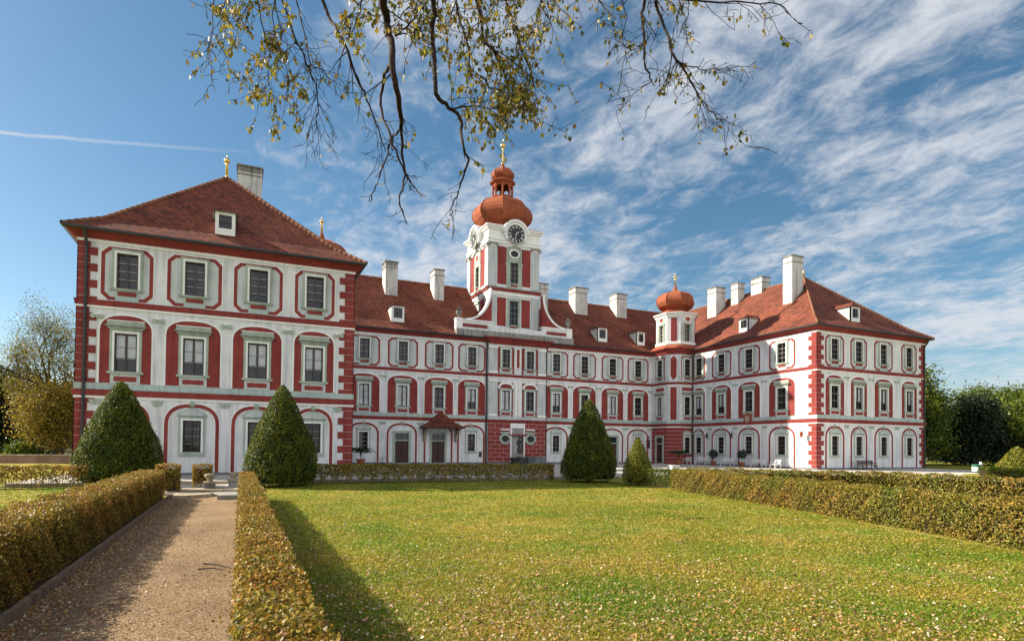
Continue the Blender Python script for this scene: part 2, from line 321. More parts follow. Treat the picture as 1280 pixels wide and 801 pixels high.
def thing(name, label, cat, loc=(0, 0, 0), group=None, absolute=True, rz=0.0):
    o = bpy.data.objects.new(name, None); COL.objects.link(o); o.location = loc; o.rotation_euler = (0, 0, rz); o.empty_display_size = 0.3
    if absolute: o['abs'] = 1
    return tag(o, label, cat, group)
def tag(o, label=None, cat=None, group=None, kind=None):
    for k, v in (('label', label), ('category', cat), ('group', group), ('kind', kind)):
        if v: o[k] = v
    return o
def quads(name, V, mat, nv=4, parent=None, loc=(0, 0, 0)):      # V: (n, nv, 3) array, one face each
    n = len(V); me = bpy.data.meshes.new(name)
    me.vertices.add(n*nv); me.vertices.foreach_set('co', np.ascontiguousarray(V, dtype=np.float32).reshape(-1))
    me.loops.add(n*nv); me.loops.foreach_set('vertex_index', np.arange(n*nv, dtype=np.int32))
    me.polygons.add(n); me.polygons.foreach_set('loop_start', np.arange(0, n*nv, nv, dtype=np.int32))
    try: me.polygons.foreach_set('loop_total', np.full(n, nv, dtype=np.int32))
    except Exception: pass
    me.materials.append(MAT[mat]); me.update(calc_edges=True); me.validate()
    return link(name, me, parent, loc)
def leaves(P, size, normal=None, spread=1.0, flat=0.0):      # folded leaf: 2 tri-ish quad at each point
    n = len(P); d = rng.normal(size=(n, 3))
    if normal is not None: d = d*spread+normal
    d /= np.linalg.norm(d, axis=1)[:, None]+1e-9
    t = np.cross(d, rng.normal(size=(n, 3))); t /= np.linalg.norm(t, axis=1)[:, None]+1e-9
    b = np.cross(d, t); L = (size*rng.uniform(0.65, 1.25, n))[:, None]*0.5
    w = L*rng.uniform(0.55, 0.8, n)[:, None]; fold = d*w*rng.uniform(-0.5, 0.5, n)[:, None]
    return np.stack([P+t*L, P+b*w+fold, P-t*L, P-b*w+fold], axis=1)

# ------------------------------------------------------------------ ground
CT = 0.17
def sheet(name, pts, z, mat, kind='structure'):
    mb = MB(); mb.poly([(x, y, z) for x, y in pts], mat); o = put(name, mb); o['kind'] = kind; return o
sheet('ground', [(-900, -300), (900, -300), (900, 1500), (-900, 1500)], -0.02, 'park_ground')
sheet('lawn', [(-14, -6), (60, -6), (60, 34.1), (-14, 34.1)], 0.0, 'lawn')
sheet('gravel_path', [(-2.36, -6), (0.0, -6), (0.0, 27.6), (-2.36, 27.6)], 0.008, 'path_gravel')
sheet('hedge_bed', [(-3.5, -6), (-2.36, -6), (-2.36, 26.5), (-3.5, 26.5)], 0.012, 'dirt')
sheet('garden_walk', [(-3.4, 27.6), (1.0, 27.6), (1.0, 34.58), (-3.4, 34.58)], 0.010, 'court_gravel')
mb = MB(); G0 = Fr((0, 34.6), (1, 0), (0, -1))
mb.poly([(-9.8, 34.6, CT), (80, 34.6, CT), (80, 62.5, CT), (-9.8, 62.5, CT)], 'court_gravel')
mb.poly([(-9.8, 34.6, 0), (80, 34.6, 0), (80, 34.6, CT), (-9.8, 34.6, CT)], 'sandstone')
mb.poly([(30, 10, CT-0.02), (80, 10, CT-0.02), (80, 34.6, CT-0.02), (30, 34.6, CT-0.02)], 'court_gravel')
mb.poly([(30, 10, 0), (30, 34.6, 0), (30, 34.6, CT-0.02), (30, 10, CT-0.02)], 'sandstone')
o = put('courtyard', mb); o['kind'] = 'structure'
sheet('pavement', [(6.9, 59.2), (51, 59.2), (51, 62.3), (6.9, 62.3)], CT+0.006, 'pavement_grey')
sheet('grass_verge', [(48.6, 12), (69, 12), (69, 30.5), (56, 30.5), (48.6, 26.2)], CT+0.008, 'lawn')
sheet('grass_verge', [(69, 14), (130, 14), (130, 60), (69, 60)], CT+0.01, 'lawn')
mb = MB(); mb.box(Fr((-2.36, 0), (0, 1), (1, 0)), -6, 26.6, 0.0, 0.15, -0.07, 0.0, 'kerb_wood')
tag(put('path_edging', mb), 'weathered timber edging board along the left side of the path', 'edging')

# ------------------------------------------------------------------ palace
ZC, S2Z, S1Z = 13.62+CT, 10.11+CT, 4.97+CT
EAVE = 14.08+CT
palace = thing('palace', 'long three storey red and white baroque palace with tiled roofs and clock tower', 'palace', (29, 62.36, CT))
def zz(z): return z+CT

def wall_holes(mb, fr, s0, s1, z0, z1, holes, mat, depth=0.24, d=0.0):
    S = sorted({s0, s1, *[h[0] for h in holes], *[h[1] for h in holes]}); Z = sorted({z0, z1, *[h[2] for h in holes], *[h[3] for h in holes]})
    for i in range(len(S)-1):
        for j in range(len(Z)-1):
            a, b, c, e = S[i], S[i+1], Z[j], Z[j+1]; mx, mz = (a+b)/2, (c+e)/2
            if any(h[0] < mx < h[1] and h[2] < mz < h[3] for h in holes): continue
            mb.poly([fr(a, d, c), fr(b, d, c), fr(b, d, e), fr(a, d, e)], mat)
    for a, b, c, e in holes:
        mb.poly([fr(a, d, c), fr(a, d-depth, c), fr(a, d-depth, e), fr(a, d, e)], mat); mb.poly([fr(b, d, c), fr(b, d-depth, c), fr(b, d-depth, e), fr(b, d, e)], mat)
        mb.poly([fr(a, d, e), fr(a, d-depth, e), fr(b, d-depth, e), fr(b, d, e)], mat); mb.poly([fr(a, d, c), fr(a, d-depth, c), fr(b, d-depth, c), fr(b, d, c)], mat)
def arch(w, zs, rise, z0, n=14):      # outline from bottom left over the arch to bottom right
    P = [(-w/2, z0)]
    for i in range(n+1):
        a = PI-PI*i/n; P.append((w/2*math.copysign(abs(math.cos(a))**0.8, math.cos(a)), zs+rise*math.sin(a)**0.9 if 0 < i < n else zs))
    return P+[(w/2, z0)]
def octo(w, z0, z1, c):      # rectangle with notched, cut corners
    h = w/2; return [(-h+c, z0), (-h, z0+c), (-h, z1-c), (-h+c, z1), (h-c, z1), (h, z1-c), (h, z0+c), (h-c, z0)]
CACHE = {}
def cached(key, fn):
    if key not in CACHE: CACHE[key] = fn()
    return CACHE[key]
# local meshes; origin at wall plane, z measured from court level
def ucut(P, zt_, hw=0.60):      # cut a slot for the window up from the foot of an outline given left to right over the top
    if len(P) == 8 and abs(P[0][1]-P[7][1]) < 1e-6: return [(-hw, P[0][1])]+P+[(hw, P[0][1]), (hw, zt_), (-hw, zt_)]
    return P+[(hw, P[-1][1]), (hw, zt_), (-hw, zt_), (-hw, P[0][1])]
def m_panel(w):
    mb = MB(); A = octo(w, 10.2, 13.30, 0.36); B = octo(w-0.38, 10.39, 13.11, 0.28)
    mb.band(LOC, octo(w+0.12, 10.15, 13.36, 0.37), octo(w-0.36, 10.38, 13.12, 0.27), 0.0, 0.022, 'white_moulding', True)
    mb.band(LOC, A, B, 0.0, 0.045, 'red_plaster', True); mb.prism(LOC, ucut(octo(w-0.36, 10.38, 13.12, 0.27), 13.0), 0.0, 0.034, 'field_plaster'); return mb.mesh('panel_border')
def ring(mb, out, inn, d0, d1, mat): mb.band(LOC, out, inn, d0, d1, mat)
def m_redarch(w):
    mb = MB(); z0 = 5.38
    mb.band(LOC, arch(w+0.18, 8.45, 1.0, z0), arch(w-0.02, 8.45, 0.89, z0), 0.0, 0.06, 'white_moulding'); mb.prism(LOC, ucut(arch(w, 8.45, 0.9, z0+0.02), 8.4), 0.0, 0.042, 'red_plaster')
    return mb.mesh('arched_panel')
def m_arch(w, z0=0.16):
    mb = MB()
    mb.band(LOC, arch(w+0.12, 3.1, 1.30, z0), arch(w-0.52, 3.1, 0.96, z0), 0.0, 0.03, 'white_moulding')
    mb.band(LOC, arch(w, 3.1, 1.22, z0), arch(w-0.40, 3.1, 1.01, z0), 0.0, 0.06, 'red_plaster')
    mb.box(LOC, -0.13, 0.13, 4.18, 4.46, 0.0, 0.10, 'green_stone'); return mb.mesh('arch_band')
def surround(mb, w, z0, z1, t=0.24, d=0.09, mat='green_stone'):
    A = [(-w/2-t, z0-0.02), (-w/2-t, z1+t), (w/2+t, z1+t), (w/2+t, z0-0.02)]; B = [(-w/2, z0-0.02), (-w/2, z1), (w/2, z1), (w/2, z0-0.02)]
    mb.band(LOC, A, B, 0.0, d, mat)
    A2 = [(-w/2-t*0.45, z0), (-w/2-t*0.45, z1+t*0.45), (w/2+t*0.45, z1+t*0.45), (w/2+t*0.45, z0)]; mb.band(LOC, A2, B, d, d+0.03, 'white_moulding')
def m_win(fl, w, hood='flat', hw=None):
    z0, z1 = {'top': (10.92, 12.97), 'main': (6.08, 8.30), 'ground': (1.40, 3.32)}[fl]; mb = MB()
    surround(mb, w, z0, z1)
    if fl == 'top':
        mb.box(LOC, -w/2-0.30, w/2+0.30, z0-0.13, z0-0.02, 0, 0.15, 'green_stone'); mb.box(LOC, -w/2-0.05, w/2+0.05, 10.16, z0-0.13, 0, 0.06, 'band_stone')
        mb.box(LOC, -w/2+0.07, w/2-0.07, 10.48, 10.72, 0.05, 0.085, 'red_plaster')
    if fl == 'main':
        mb.box(LOC, -w/2-0.34, w/2+0.34, z0-0.14, z0-0.02, 0, 0.17, 'green_stone'); mb.box(LOC, -w/2-0.18, w/2+0.18, 5.36, z0-0.14, 0, 0.075, 'field_plaster')
        mb.box(LOC, -w/2, w/2, 5.50, 5.78, 0.07, 0.10, 'red_plaster')
        if hood == 'flat':
            mb.prism(LOC, [(-w/2-0.30, 8.53), (-w/2-0.42, 8.70), (-w/2-0.34, 8.98), (w/2+0.34, 8.98), (w/2+0.42, 8.70), (w/2+0.30, 8.53)], 0, 0.16, 'green_stone')
            mb.box(LOC, -w/2-0.46, w/2+0.46, 8.66, 8.74, 0, 0.28, 'grey_stone'); mb.box(LOC, -w/2-0.38, w/2+0.38, 8.98, 9.03, 0, 0.2, 'white_moulding')
        else:
            A = arch(w+0.9, 8.5, 0.75, 8.45, 10); B = arch(w+0.5, 8.5, 0.52, 8.45, 10); mb.band(LOC, A, B, 0, 0.2, 'white_moulding'); mb.prism(LOC, B, 0, 0.06, 'red_plaster')
            mb.box(LOC, -w/2-0.5, w/2+0.5, 8.42, 8.55, 0, 0.22, 'green_stone')
    if fl == 'ground':
        mb.box(LOC, -w/2-0.24, w/2+0.24, z0-0.20, z0-0.02, 0, 0.11, 'green_stone')
        H = [(-w/2-0.32, 3.58)]+[(x*(w/2+0.32), 3.74+0.42*(1-abs(x)**1.6)) for x in (-1, -0.75, -0.5, -0.25, 0, 0.25, 0.5, 0.75, 1)]+[(w/2+0.32, 3.58)]
        if hood == 'tri': H = [(-w/2-0.32, 3.58), (-w/2-0.32, 3.72), (0, 4.14), (w/2+0.32, 3.72), (w/2+0.32, 3.58)]
        mb.prism(LOC, H, 0, 0.13, 'green_stone'); mb.prism(LOC, [(a*0.8, 3.62+(b-3.58)*0.72) for a, b in H], 0.12, 0.15, 'field_plaster')
    return mb.mesh('window')
def m_sash(fl, w, rows, bars=False):
    z0, z1 = {'top': (10.92, 12.97), 'main': (6.08, 8.30), 'ground': (1.40, 3.32), 'tower': (0, 1)}[fl] if isinstance(fl, str) else fl; mb = MB(); d0, d1 = -0.145, -0.07; h = w/2
    A = [(-h, z0), (-h, z1), (h, z1), (h, z0)]; B = [(-h+0.075, z0+0.08), (-h+0.075, z1-0.075), (h-0.075, z1-0.075), (h-0.075, z0+0.08)]
    mb.band(LOC, A, B, d0, d1, 'sash_paint', True); mb.box(LOC, -0.05, 0.05, z0+0.07, z1-0.07, d0, d1+0.01, 'sash_paint')
    for k in range(1, rows):
        z = z0+0.07+(z1-z0-0.14)*k/rows; mb.box(LOC, -h+0.07, -0.05, z-0.018, z+0.018, d0, d1-0.02, 'muntin_paint'); mb.box(LOC, 0.05, h-0.07, z-0.018, z+0.018, d0, d1-0.02, 'muntin_paint')
    for sg in (-1, 1):
        if rows >= 5: mb.box(LOC, sg*h/2-0.013, sg*h/2+0.013, z0+0.08, z1-0.08, d0, d1-0.02, 'muntin_paint')
    if bars:
        for k in range(5): x = -h+w*(k+0.5)/5; mb.box(LOC, x-0.012, x+0.012, z0, z1, -0.03, -0.006, 'sash_paint')
        for k in range(1, 7): z = z0+(z1-z0)*k/7; mb.box(LOC, -h, h, z-0.012, z+0.012, -0.05, -0.03, 'sash_paint')
    return mb.mesh('sash')
def m_pane(w, z0, z1, k=0):      # old glass: the two leaves never hang quite true
    mb = MB(); t = [(0.0, 0.01, 0.012, -0.01), (0.014, -0.012, 0.0, 0.01), (-0.012, 0.008, 0.014, 0.0), (0.006, 0.014, -0.012, 0.012)][k]
    for a, b, p, q in ((-w/2, 0, t[0], t[1]), (0, w/2, t[2], t[3])): mb.poly([(a, 0.188+p, z0), (b, 0.188+q, z0), (b, 0.188-p, z1), (a, 0.188-q, z1)], 'window_glass')
    return mb.mesh('pane')
def m_curtain(w, z0, z1, full):
    mb = MB(); h = w/2-0.08; zb = z0+0.09+(0 if full else (z1-z0)*0.33)
    for a, b in ((-h, -0.06), (0.06, h)):
        n = 9; xs = [a+(b-a)*i/n for i in range(n+1)]
        for i in range(n):
            y0, y1 = (0.150+0.010*((i) % 2)), (0.150+0.010*((i+1) % 2)); mb.poly([(xs[i], y0, zb), (xs[i+1], y1, zb), (xs[i+1], y1, z1-0.08), (xs[i], y0, z1-0.08)], 'curtain')
    return mb.mesh('curtain')
RNGW = random.Random(3)
def window(fl, w, loc, rz, hood='flat', curtain=0, rows=None, bars=False, label=None):
    rows = rows or {'top': 4, 'main': 3, 'ground': 4}[fl]; z0, z1 = {'top': (10.92, 12.97), 'main': (6.08, 8.30), 'ground': (1.40, 3.32)}[fl]
    o = link('window', cached(('win', fl, w, hood), lambda: m_win(fl, w, hood)), palace, loc, rz)
    link('sash', cached(('sash', fl, w, rows, bars), lambda: m_sash(fl, w, rows, bars)), o)
    kk = RNGW.randint(0, 3); link('pane', cached(('pane', fl, w, kk), lambda: m_pane(w, z0, z1, kk)), o)
    if curtain: link('curtain', cached(('cur', fl, w, curtain), lambda: m_curtain(w, z0, z1, curtain == 2)), o)
    if label: o['label'] = label
    return o
def hole(fl, c, w):
    z0, z1 = {'top': (10.92, 12.97), 'main': (6.08, 8.30), 'ground': (1.40, 3.32), 'door': (0.12, 3.25)}[fl]; return (c-w/2, c+w/2, zz(z0), zz(z1))
def bay(c, pos, rz, pw, w, ground='window', hoods='tri', cur=0, bars=False, rows=None):
    loc = (*pos(c), CT)
    link('panel_border', cached(('pb', pw), lambda: m_panel(pw)), palace, loc, rz)
    link('arched_panel', cached(('ra', pw), lambda: m_redarch(pw)), palace, loc, rz)
    if ground != 'plain': link('arch_band', cached(('ar', pw), lambda: m_arch(pw)), palace, loc, rz)
    window('top', w, loc, rz, rows=rows or 4); window('main', w+0.05, loc, rz, 'flat', cur)
    if ground == 'window': window('ground', w-0.1, loc, rz, hoods, bars=bars)
    if ground == 'door': door(c, pos, rz)
def door(c, pos, rz, w=1.45, full=False):
    loc = (*pos(c), CT); mb = MB(); t = 0.22
    A = [(-w/2-t, 0.02), (-w/2-t, 3.5), (w/2+t, 3.5), (w/2+t, 0.02)]; B = [(-w/2, 0.02), (-w/2, 3.25), (w/2, 3.25), (w/2, 0.02)]
    mb.band(LOC, A, B, 0.0, 0.10, 'green_stone'); mb.box(LOC, -w/2, w/2, 2.42, 2.55, -0.2, 0.04, 'green_stone')
    for a, b in ((-w/2+0.02, -0.02), (0.02, w/2-0.02)):
        mb.box(LOC, a, b, 0.13, 2.42, -0.22, -0.12, 'dark_wood')
        for z0, z1 in ((0.3, 1.0), (1.15, 2.25)): mb.box(LOC, a+0.1, b-0.1, z0, z1, -0.12, -0.09, 'dark_wood')
    mb.box(LOC, -w/2, w/2, 0.0, 0.12, -0.2, 0.35, 'grey_stone')
    d = put('door', mb, palace, loc, rz)
    p = MB(); p.poly([(-w/2, 0.15, 2.55), (w/2, 0.15, 2.55), (w/2, 0.15, 3.25), (-w/2, 0.15, 3.25)], 'window_glass')
    p.box(LOC, -0.02, 0.02, 2.55, 3.25, -0.15, -0.1, 'sash_paint'); put('pane', p, d)
    h = MB(); h.tube([(0.06, -0.14, 1.1), (0.14, -0.16, 1.1)], [0.02, 0.02], 6, 'gold'); put('handle', h, d)

U0, U1, V0 = -8.6, 6.85, 41.09          # left wing
VM = 62.36                                # middle wing front
W0, W1, E0 = 51.08, 67.9, 40.64          # right wing
FL = Fr((0, V0), (1, 0), (0, -1)); FM = Fr((0, VM), (1, 0), (0, -1)); FE = Fr((0, E0), (1, 0), (0, -1)); FF = Fr((W0, 0), (0, 1), (-1, 0))
LB = [(-6.18, 2.6), (-2.68, 2.95), (0.90, 2.85), (4.32, 2.5)]
MBAYS = [11.53, 15.56, 19.56, 23.35, 34.05, 37.95, 42.0, 45.85]
EB = [53.58, 57.14, 61.0, 65.2]; FB = [57.05, 53.3, 49.15, 44.75]
zt = EAVE-0.35
# walls
mb = MB(); H = []
for c, _ in LB: H += [hole('top', c, 1.08), hole('main', c, 1.13), hole('ground', c, 0.98)]
wall_holes(mb, FL, U0, U1, CT-0.3, zt, H, 'white_plaster')
Fx = Fr((U1, 0), (0, 1), (1, 0)); Fb = Fr((U0, 0), (0, 1), (-1, 0))
for fr in (Fx, Fb): wall_holes(mb, fr, V0, 78, CT-0.3, zt, [], 'white_plaster')
mb.poly([(U0, 78, CT-0.3), (U1, 78, CT-0.3), (U1, 78, zt), (U0, 78, zt)], 'white_plaster')
put('wall', mb, palace)
mb = MB(); H = []
for i, c in enumerate(MBAYS): H += [hole('top', c, 1.0), hole('main', c, 1.05), hole('door', c, 1.45) if i in (1, 2, 6) else hole('ground', c, 0.9)]
wall_holes(mb, FM, 6.9, 25.24, CT-0.3, zt, [h for h in H if h[1] < 25], 'white_plaster'); wall_holes(mb, FM, 32.5, W0, CT-0.3, zt, [h for h in H if h[0] > 32], 'white_plaster')
mb.poly([(6.9, 77.5, CT-0.3), (51, 77.5, CT-0.3), (51, 77.5, zt), (6.9, 77.5, zt)], 'white_plaster')
put('wall', mb, palace)
mb = MB(); H = []; H2 = []
for c in EB: H += [hole('top', c, 1.08), hole('main', c, 1.13), hole('ground', c, 0.98)]
for c in FB: H2 += [hole('top', c, 1.08), hole('main', c, 1.13), hole('ground', c, 0.98)]
wall_holes(mb, FE, W0, W1, CT-0.3, zt, H, 'white_plaster'); wall_holes(mb, FF, E0, VM+0.5, CT-0.3, zt, H2, 'white_plaster')
wall_holes(mb, Fr((W1, 0), (0, 1), (1, 0)), E0, 78, CT-0.3, zt, [], 'white_plaster'); mb.poly([(W0, 78, CT), (W1, 78, CT), (W1, 78, zt), (W0, 78, zt)], 'white_plaster')
put('wall', mb, palace)
# centre projection (clock tower bay) walls
PB = 0.30; FC = Fr((0, VM-PB), (1, 0), (0, -1)); CW = (27.35, 30.4)
mb = MB(); H = []
for c in CW: H += [hole('top', c, 1.0), hole('main', c, 1.05)]
wall_holes(mb, FC, 25.24, 32.5, S1Z, zt, H, 'white_plaster'); wall_holes(mb, FC, 25.24, 32.5, CT-0.3, S1Z, [(28.15, 29.65, zz(0.15), zz(4.05))], 'red_rustication', 0.45)
for s in (25.24, 32.5): mb.poly([(s, VM, CT-0.3), (s, VM-PB, CT-0.3), (s, VM-PB, zt), (s, VM, zt)], 'white_plaster')
mb.box(FC, 28.15, 29.65, zz(0.15), zz(4.05), -0.5, -0.44, 'field_plaster'); put('wall', mb, palace)
# bays
posL = lambda c: (c, V0); posM = lambda c: (c, VM); posE = lambda c: (c, E0); posF = lambda c: (W0, c)
for i, (c, pw) in enumerate(LB): bay(c, posL, 0, pw, 1.08, 'window', 'tri' if i % 2 else 'seg', [1, 1, 1, 1][i], bars=True, rows=4)
for i, c in enumerate(MBAYS):
    bay(c, posM, 0, 3.25 if i not in (0,) else 3.2, 1.0, 'window' if i not in (1, 2, 6) else 'door', 'seg', [2, 2, 0, 1, 1, 0, 2, 0][i], rows=4 if i > 2 else 3)
for i, c in enumerate(EB): bay(c, posE, 0, [2.75, 2.5, 2.95, 2.6][i], 1.08, 'window', 'tri' if i != 1 else 'seg', [0, 1, 1, 1][i], bars=True)
for i, c in enumerate(FB): bay(c, posF, -PI/2, [2.1, 3.1, 3.1, 3.3][i], 1.08, 'window', 'seg', [1, 1, 0, 0][i], bars=i == 3)
# centre bay dressing
mb = MB()
for c in CW:
    for z0_, z1_, zz_, w_ in ((10.75, 13.25, 13.0, 1.05), (5.35, 9.2, 8.4, 0.95)): mb.prism(FC, [(c-w_, zz(z0_)), (c-w_, zz(z1_)), (c+w_, zz(z1_)), (c+w_, zz(z0_)), (c+0.6, zz(z0_)), (c+0.6, zz(zz_)), (c-0.6, zz(zz_)), (c-0.6, zz(z0_))], 0, 0.035, 'red_plaster')
    mb.box(FC, c-1.05, c+1.05, zz(10.2), zz(10.75), 0, 0.07, 'field_plaster')
    for s in (-0.92, 0.92): mb.box(FC, c+s-0.1, c+s+0.1, zz(10.22), zz(10.72), 0.07, 0.10, 'red_plaster')
for z0, z1 in ((5.35, 9.5), (10.2, 13.3)):
    for a in (25.3, 31.45): mb.box(FC, a, a+1.0, zz(z0), zz(z1), 0, 0.09, 'field_plaster'); mb.box(FC, a-0.05, a+1.05, zz(z1-0.25), zz(z1), 0, 0.15, 'white_moulding'); mb.box(FC, a-0.04, a+1.04, zz(z0), zz(z0+0.25), 0, 0.14, 'white_moulding')
for a in (28.48, 28.98): mb.box(FC, a, a+0.32, zz(5.35), zz(9.5), 0, 0.10, 'white_moulding')
mb.prism(FC, [(28.7, zz(11.0)), (28.7, zz(13.0)), (28.88, zz(13.15)), (29.06, zz(13.0)), (29.06, zz(11.0)), (28.88, zz(10.85))], 0.0, 0.05, 'red_plaster')
mb.band(FC, [(28.6, zz(10.95)), (28.6, zz(13.05)), (28.88, zz(13.3)), (29.16, zz(13.05)), (29.16, zz(10.95)), (28.88, zz(10.75))], [(28.7, zz(11.0)), (28.7, zz(13.0)), (28.88, zz(13.15)), (29.06, zz(13.0)), (29.06, zz(11.0)), (28.88, zz(10.85))], 0.0, 0.08, 'white_moulding', True)
mb.box(FC, 25.24, 32.5, zz(5.0), zz(5.3), 0, 0.08, 'field_plaster'); put('pilaster_order', mb, palace)
for c in CW:
    window('top', 1.0, (c, VM-PB-0.036, CT), 0); window('main', 1.05, (c, VM-PB-0.036, CT), 0, 'arch', 2 if c < 28 else 0)
for c in (27.35, 30.55):      # oval windows
    mb = MB(); el = lambda a, b: [(c+a*math.cos(2*PI*i/20), zz(2.82)+b*math.sin(2*PI*i/20)) for i in range(20)]
    mb.band(FC, el(0.72, 0.62), el(0.46, 0.38), 0, 0.12, 'green_stone', True); mb.prism(FC, el(0.47, 0.39), 0, 0.02, 'louver')
    mb.box(FC, c-0.62, c+0.62, zz(3.42), zz(3.62), 0, 0.14, 'green_stone'); mb.box(FC, c-0.55, c+0.55, zz(3.80), zz(3.95), 0, 0.12, 'white_moulding'); put('oval_window', mb, palace)
mb = MB(); mb.band(FC, [(27.98, zz(0.15)), (27.98, zz(4.6)), (29.82, zz(4.6)), (29.82, zz(0.15))], [(28.15, zz(0.15)), (28.15, zz(4.05)), (29.65, zz(4.05)), (29.65, zz(0.15))], 0, 0.1, 'white_moulding')
A = [(28.9+0.55*math.cos(PI-PI*i/10), zz(3.45)+0.55*math.sin(PI*i/10)) for i in range(11)]; mb.prism(FC, A, 0.0, 0.03, 'grey_stone'); mb.prism(Fr((0, VM-PB+0.42), (1, 0), (0, -1)), [(28.15, zz(3.32)), (28.15, zz(4.05)), (29.65, zz(4.05)), (29.65, zz(3.32))], 0, 0.3, 'field_plaster')
mb.box(FC, 27.9, 29.9, zz(3.18), zz(3.34), -0.4, 0.16, 'red_plaster'); put('niche', mb, palace)

# string courses, cornices, gutters, plinths (all round each wing)
def wing_mouldings(u0, v0, u1, v1):
    mb = MB()
    mb.sweep(u0, v0, u1, v1, [(0, S2Z-0.30), (0.09, S2Z-0.30), (0.13, S2Z-0.02), (0.16, S2Z+0.02), (0.0, S2Z+0.04)], ['red_plaster', 'red_plaster', 'red_plaster', 'grey_stone'])
    mb.sweep(u0, v0, u1, v1, [(0, S2Z-0.42), (0.07, S2Z-0.42), (0.07, S2Z-0.30), (0, S2Z-0.30)], 'white_moulding')
    mb.sweep(u0, v0, u1, v1, [(0, S1Z-0.34), (0.10, S1Z-0.34), (0.16, S1Z), (0.0, S1Z+0.02)], ['red_plaster', 'red_plaster', 'grey_stone'])
    mb.sweep(u0, v0, u1, v1, [(0, S1Z+0.03), (0.06, S1Z+0.03), (0.06, S1Z+0.38), (0, S1Z+0.40)], 'band_stone')
    mb.sweep(u0, v0, u1, v1, [(0, S1Z-0.48), (0.06, S1Z-0.48), (0.06, S1Z-0.34), (0, S1Z-0.34)], 'white_moulding')
    put('string_course', mb, palace); mb = MB(); mb.sweep(u0, v0, u1, v1, [(0, CT-0.3), (0.07, CT-0.3), (0.07, CT+0.14), (0, CT+0.17)], 'plinth_grey'); put('plinth', mb, palace)
    mb = MB(); z = ZC
    mb.sweep(u0, v0, u1, v1, [(0, z-0.16), (0.06, z-0.16), (0.06, z), (0, z)], 'white_moulding')
    mb.sweep(u0, v0, u1, v1, [(0.0, z), (0.10, z), (0.14, z+0.12), (0.20, z+0.13), (0.26, z+0.22), (0.34, z+0.30), (0.46, z+0.35), (0.50, z+0.36), (0.50, z+0.42), (0, z+0.42)], 'red_plaster')
    put('cornice', mb, palace)
    mb = MB(); mb.sweep(u0, v0, u1, v1, [(0.50, EAVE-0.04), (0.60, EAVE-0.12), (0.70, EAVE-0.04), (0.71, EAVE+0.06)], 'gutter_metal'); put('gutter', mb, palace)
wing_mouldings(U0, V0, U1, 78); wing_mouldings(4, VM, 58, 77.5); wing_mouldings(W0, E0, W1, 78)
# centre bay cornice and band return
def bay_mould(u0, v0, u1, v1, low=True):
    mb = MB()
    mb.sweep(u0, v0, u1, v1, [(0, S2Z-0.30), (0.09, S2Z-0.30), (0.16, S2Z), (0.0, S2Z+0.04)], ['red_plaster', 'red_plaster', 'grey_stone'])
    mb.sweep(u0, v0, u1, v1, [(0, S2Z-0.42), (0.07, S2Z-0.42), (0.07, S2Z-0.30), (0, S2Z-0.30)], 'white_moulding')
    put('string_course', mb, palace); mb = MB(); mb.sweep(u0, v0, u1, v1, [(0, S1Z-0.20), (0.10, S1Z-0.20), (0.16, S1Z), (0.0, S1Z+0.02)], ['red_plaster', 'red_plaster', 'grey_stone'])
    put('string_course', mb, palace); mb = MB()
    mb.sweep(u0, v0, u1, v1, [(0.0, ZC-0.1), (0.12, ZC-0.1), (0.2, ZC+0.12), (0.32, ZC+0.15), (0.36, ZC+0.34), (0.56, ZC+0.42), (0.66, ZC+0.46), (0.70, ZC+0.56), (0.76, ZC+0.60), (0, ZC+0.85)], ['red_plaster']*8+['grey_stone'])
    put('cornice', mb, palace); mb = MB(); mb.sweep(u0, v0, u1, v1, [(0, CT-0.3), (0.07, CT-0.3), (0.07, CT+0.14), (0, CT+0.17)], 'plinth_grey'); put('plinth', mb, palace)
bay_mould(25.24, VM-PB, 32.5, VM+3)
# pilaster capitals between bays
def m_cap(w, fl):
    mb = MB()
    if fl == 1:
        mb.box(LOC, -w/2, w/2, 9.28, 9.36, 0, 0.10, 'white_moulding')
        for s in (-1, 1): mb.lathe((0, 0, 0), [(0.0, 0)], 3, 'green_stone') if False else mb.prism(LOC, [(s*w/2+0.13*math.cos(2*PI*i/10), 9.2+0.13*math.sin(2*PI*i/10)) for i in range(10)], 0, 0.12, 'green_stone')
        mb.box(LOC, -w/2, w/2, 9.12, 9.26, 0, 0.07, 'green_stone')
    else:
        mb.prism(LOC, [(-w/2-0.12, 4.42), (-w/2, 4.14), (w/2, 4.14), (w/2+0.12, 4.42)], 0, 0.07, 'green_stone')
    return mb.mesh('capital')
def caps(frpos, rz, ss, w):
    for s in ss:
        for fl in (1, 0): link('capital', cached(('cap', w, fl), lambda: m_cap(w, fl)), palace, (*frpos(s), CT), rz)
caps(posL, 0, [-7.62, -4.55, -0.9, 2.68, 5.85], 0.42); caps(posM, 0, [13.5, 17.55, 21.5, 36.0, 40.0, 43.95, 47.75], 0.5); caps(posE, 0, [55.35, 59.1, 63.15], 0.5); caps(posF, -PI/2, [55.2, 51.2, 47.0], 0.5)
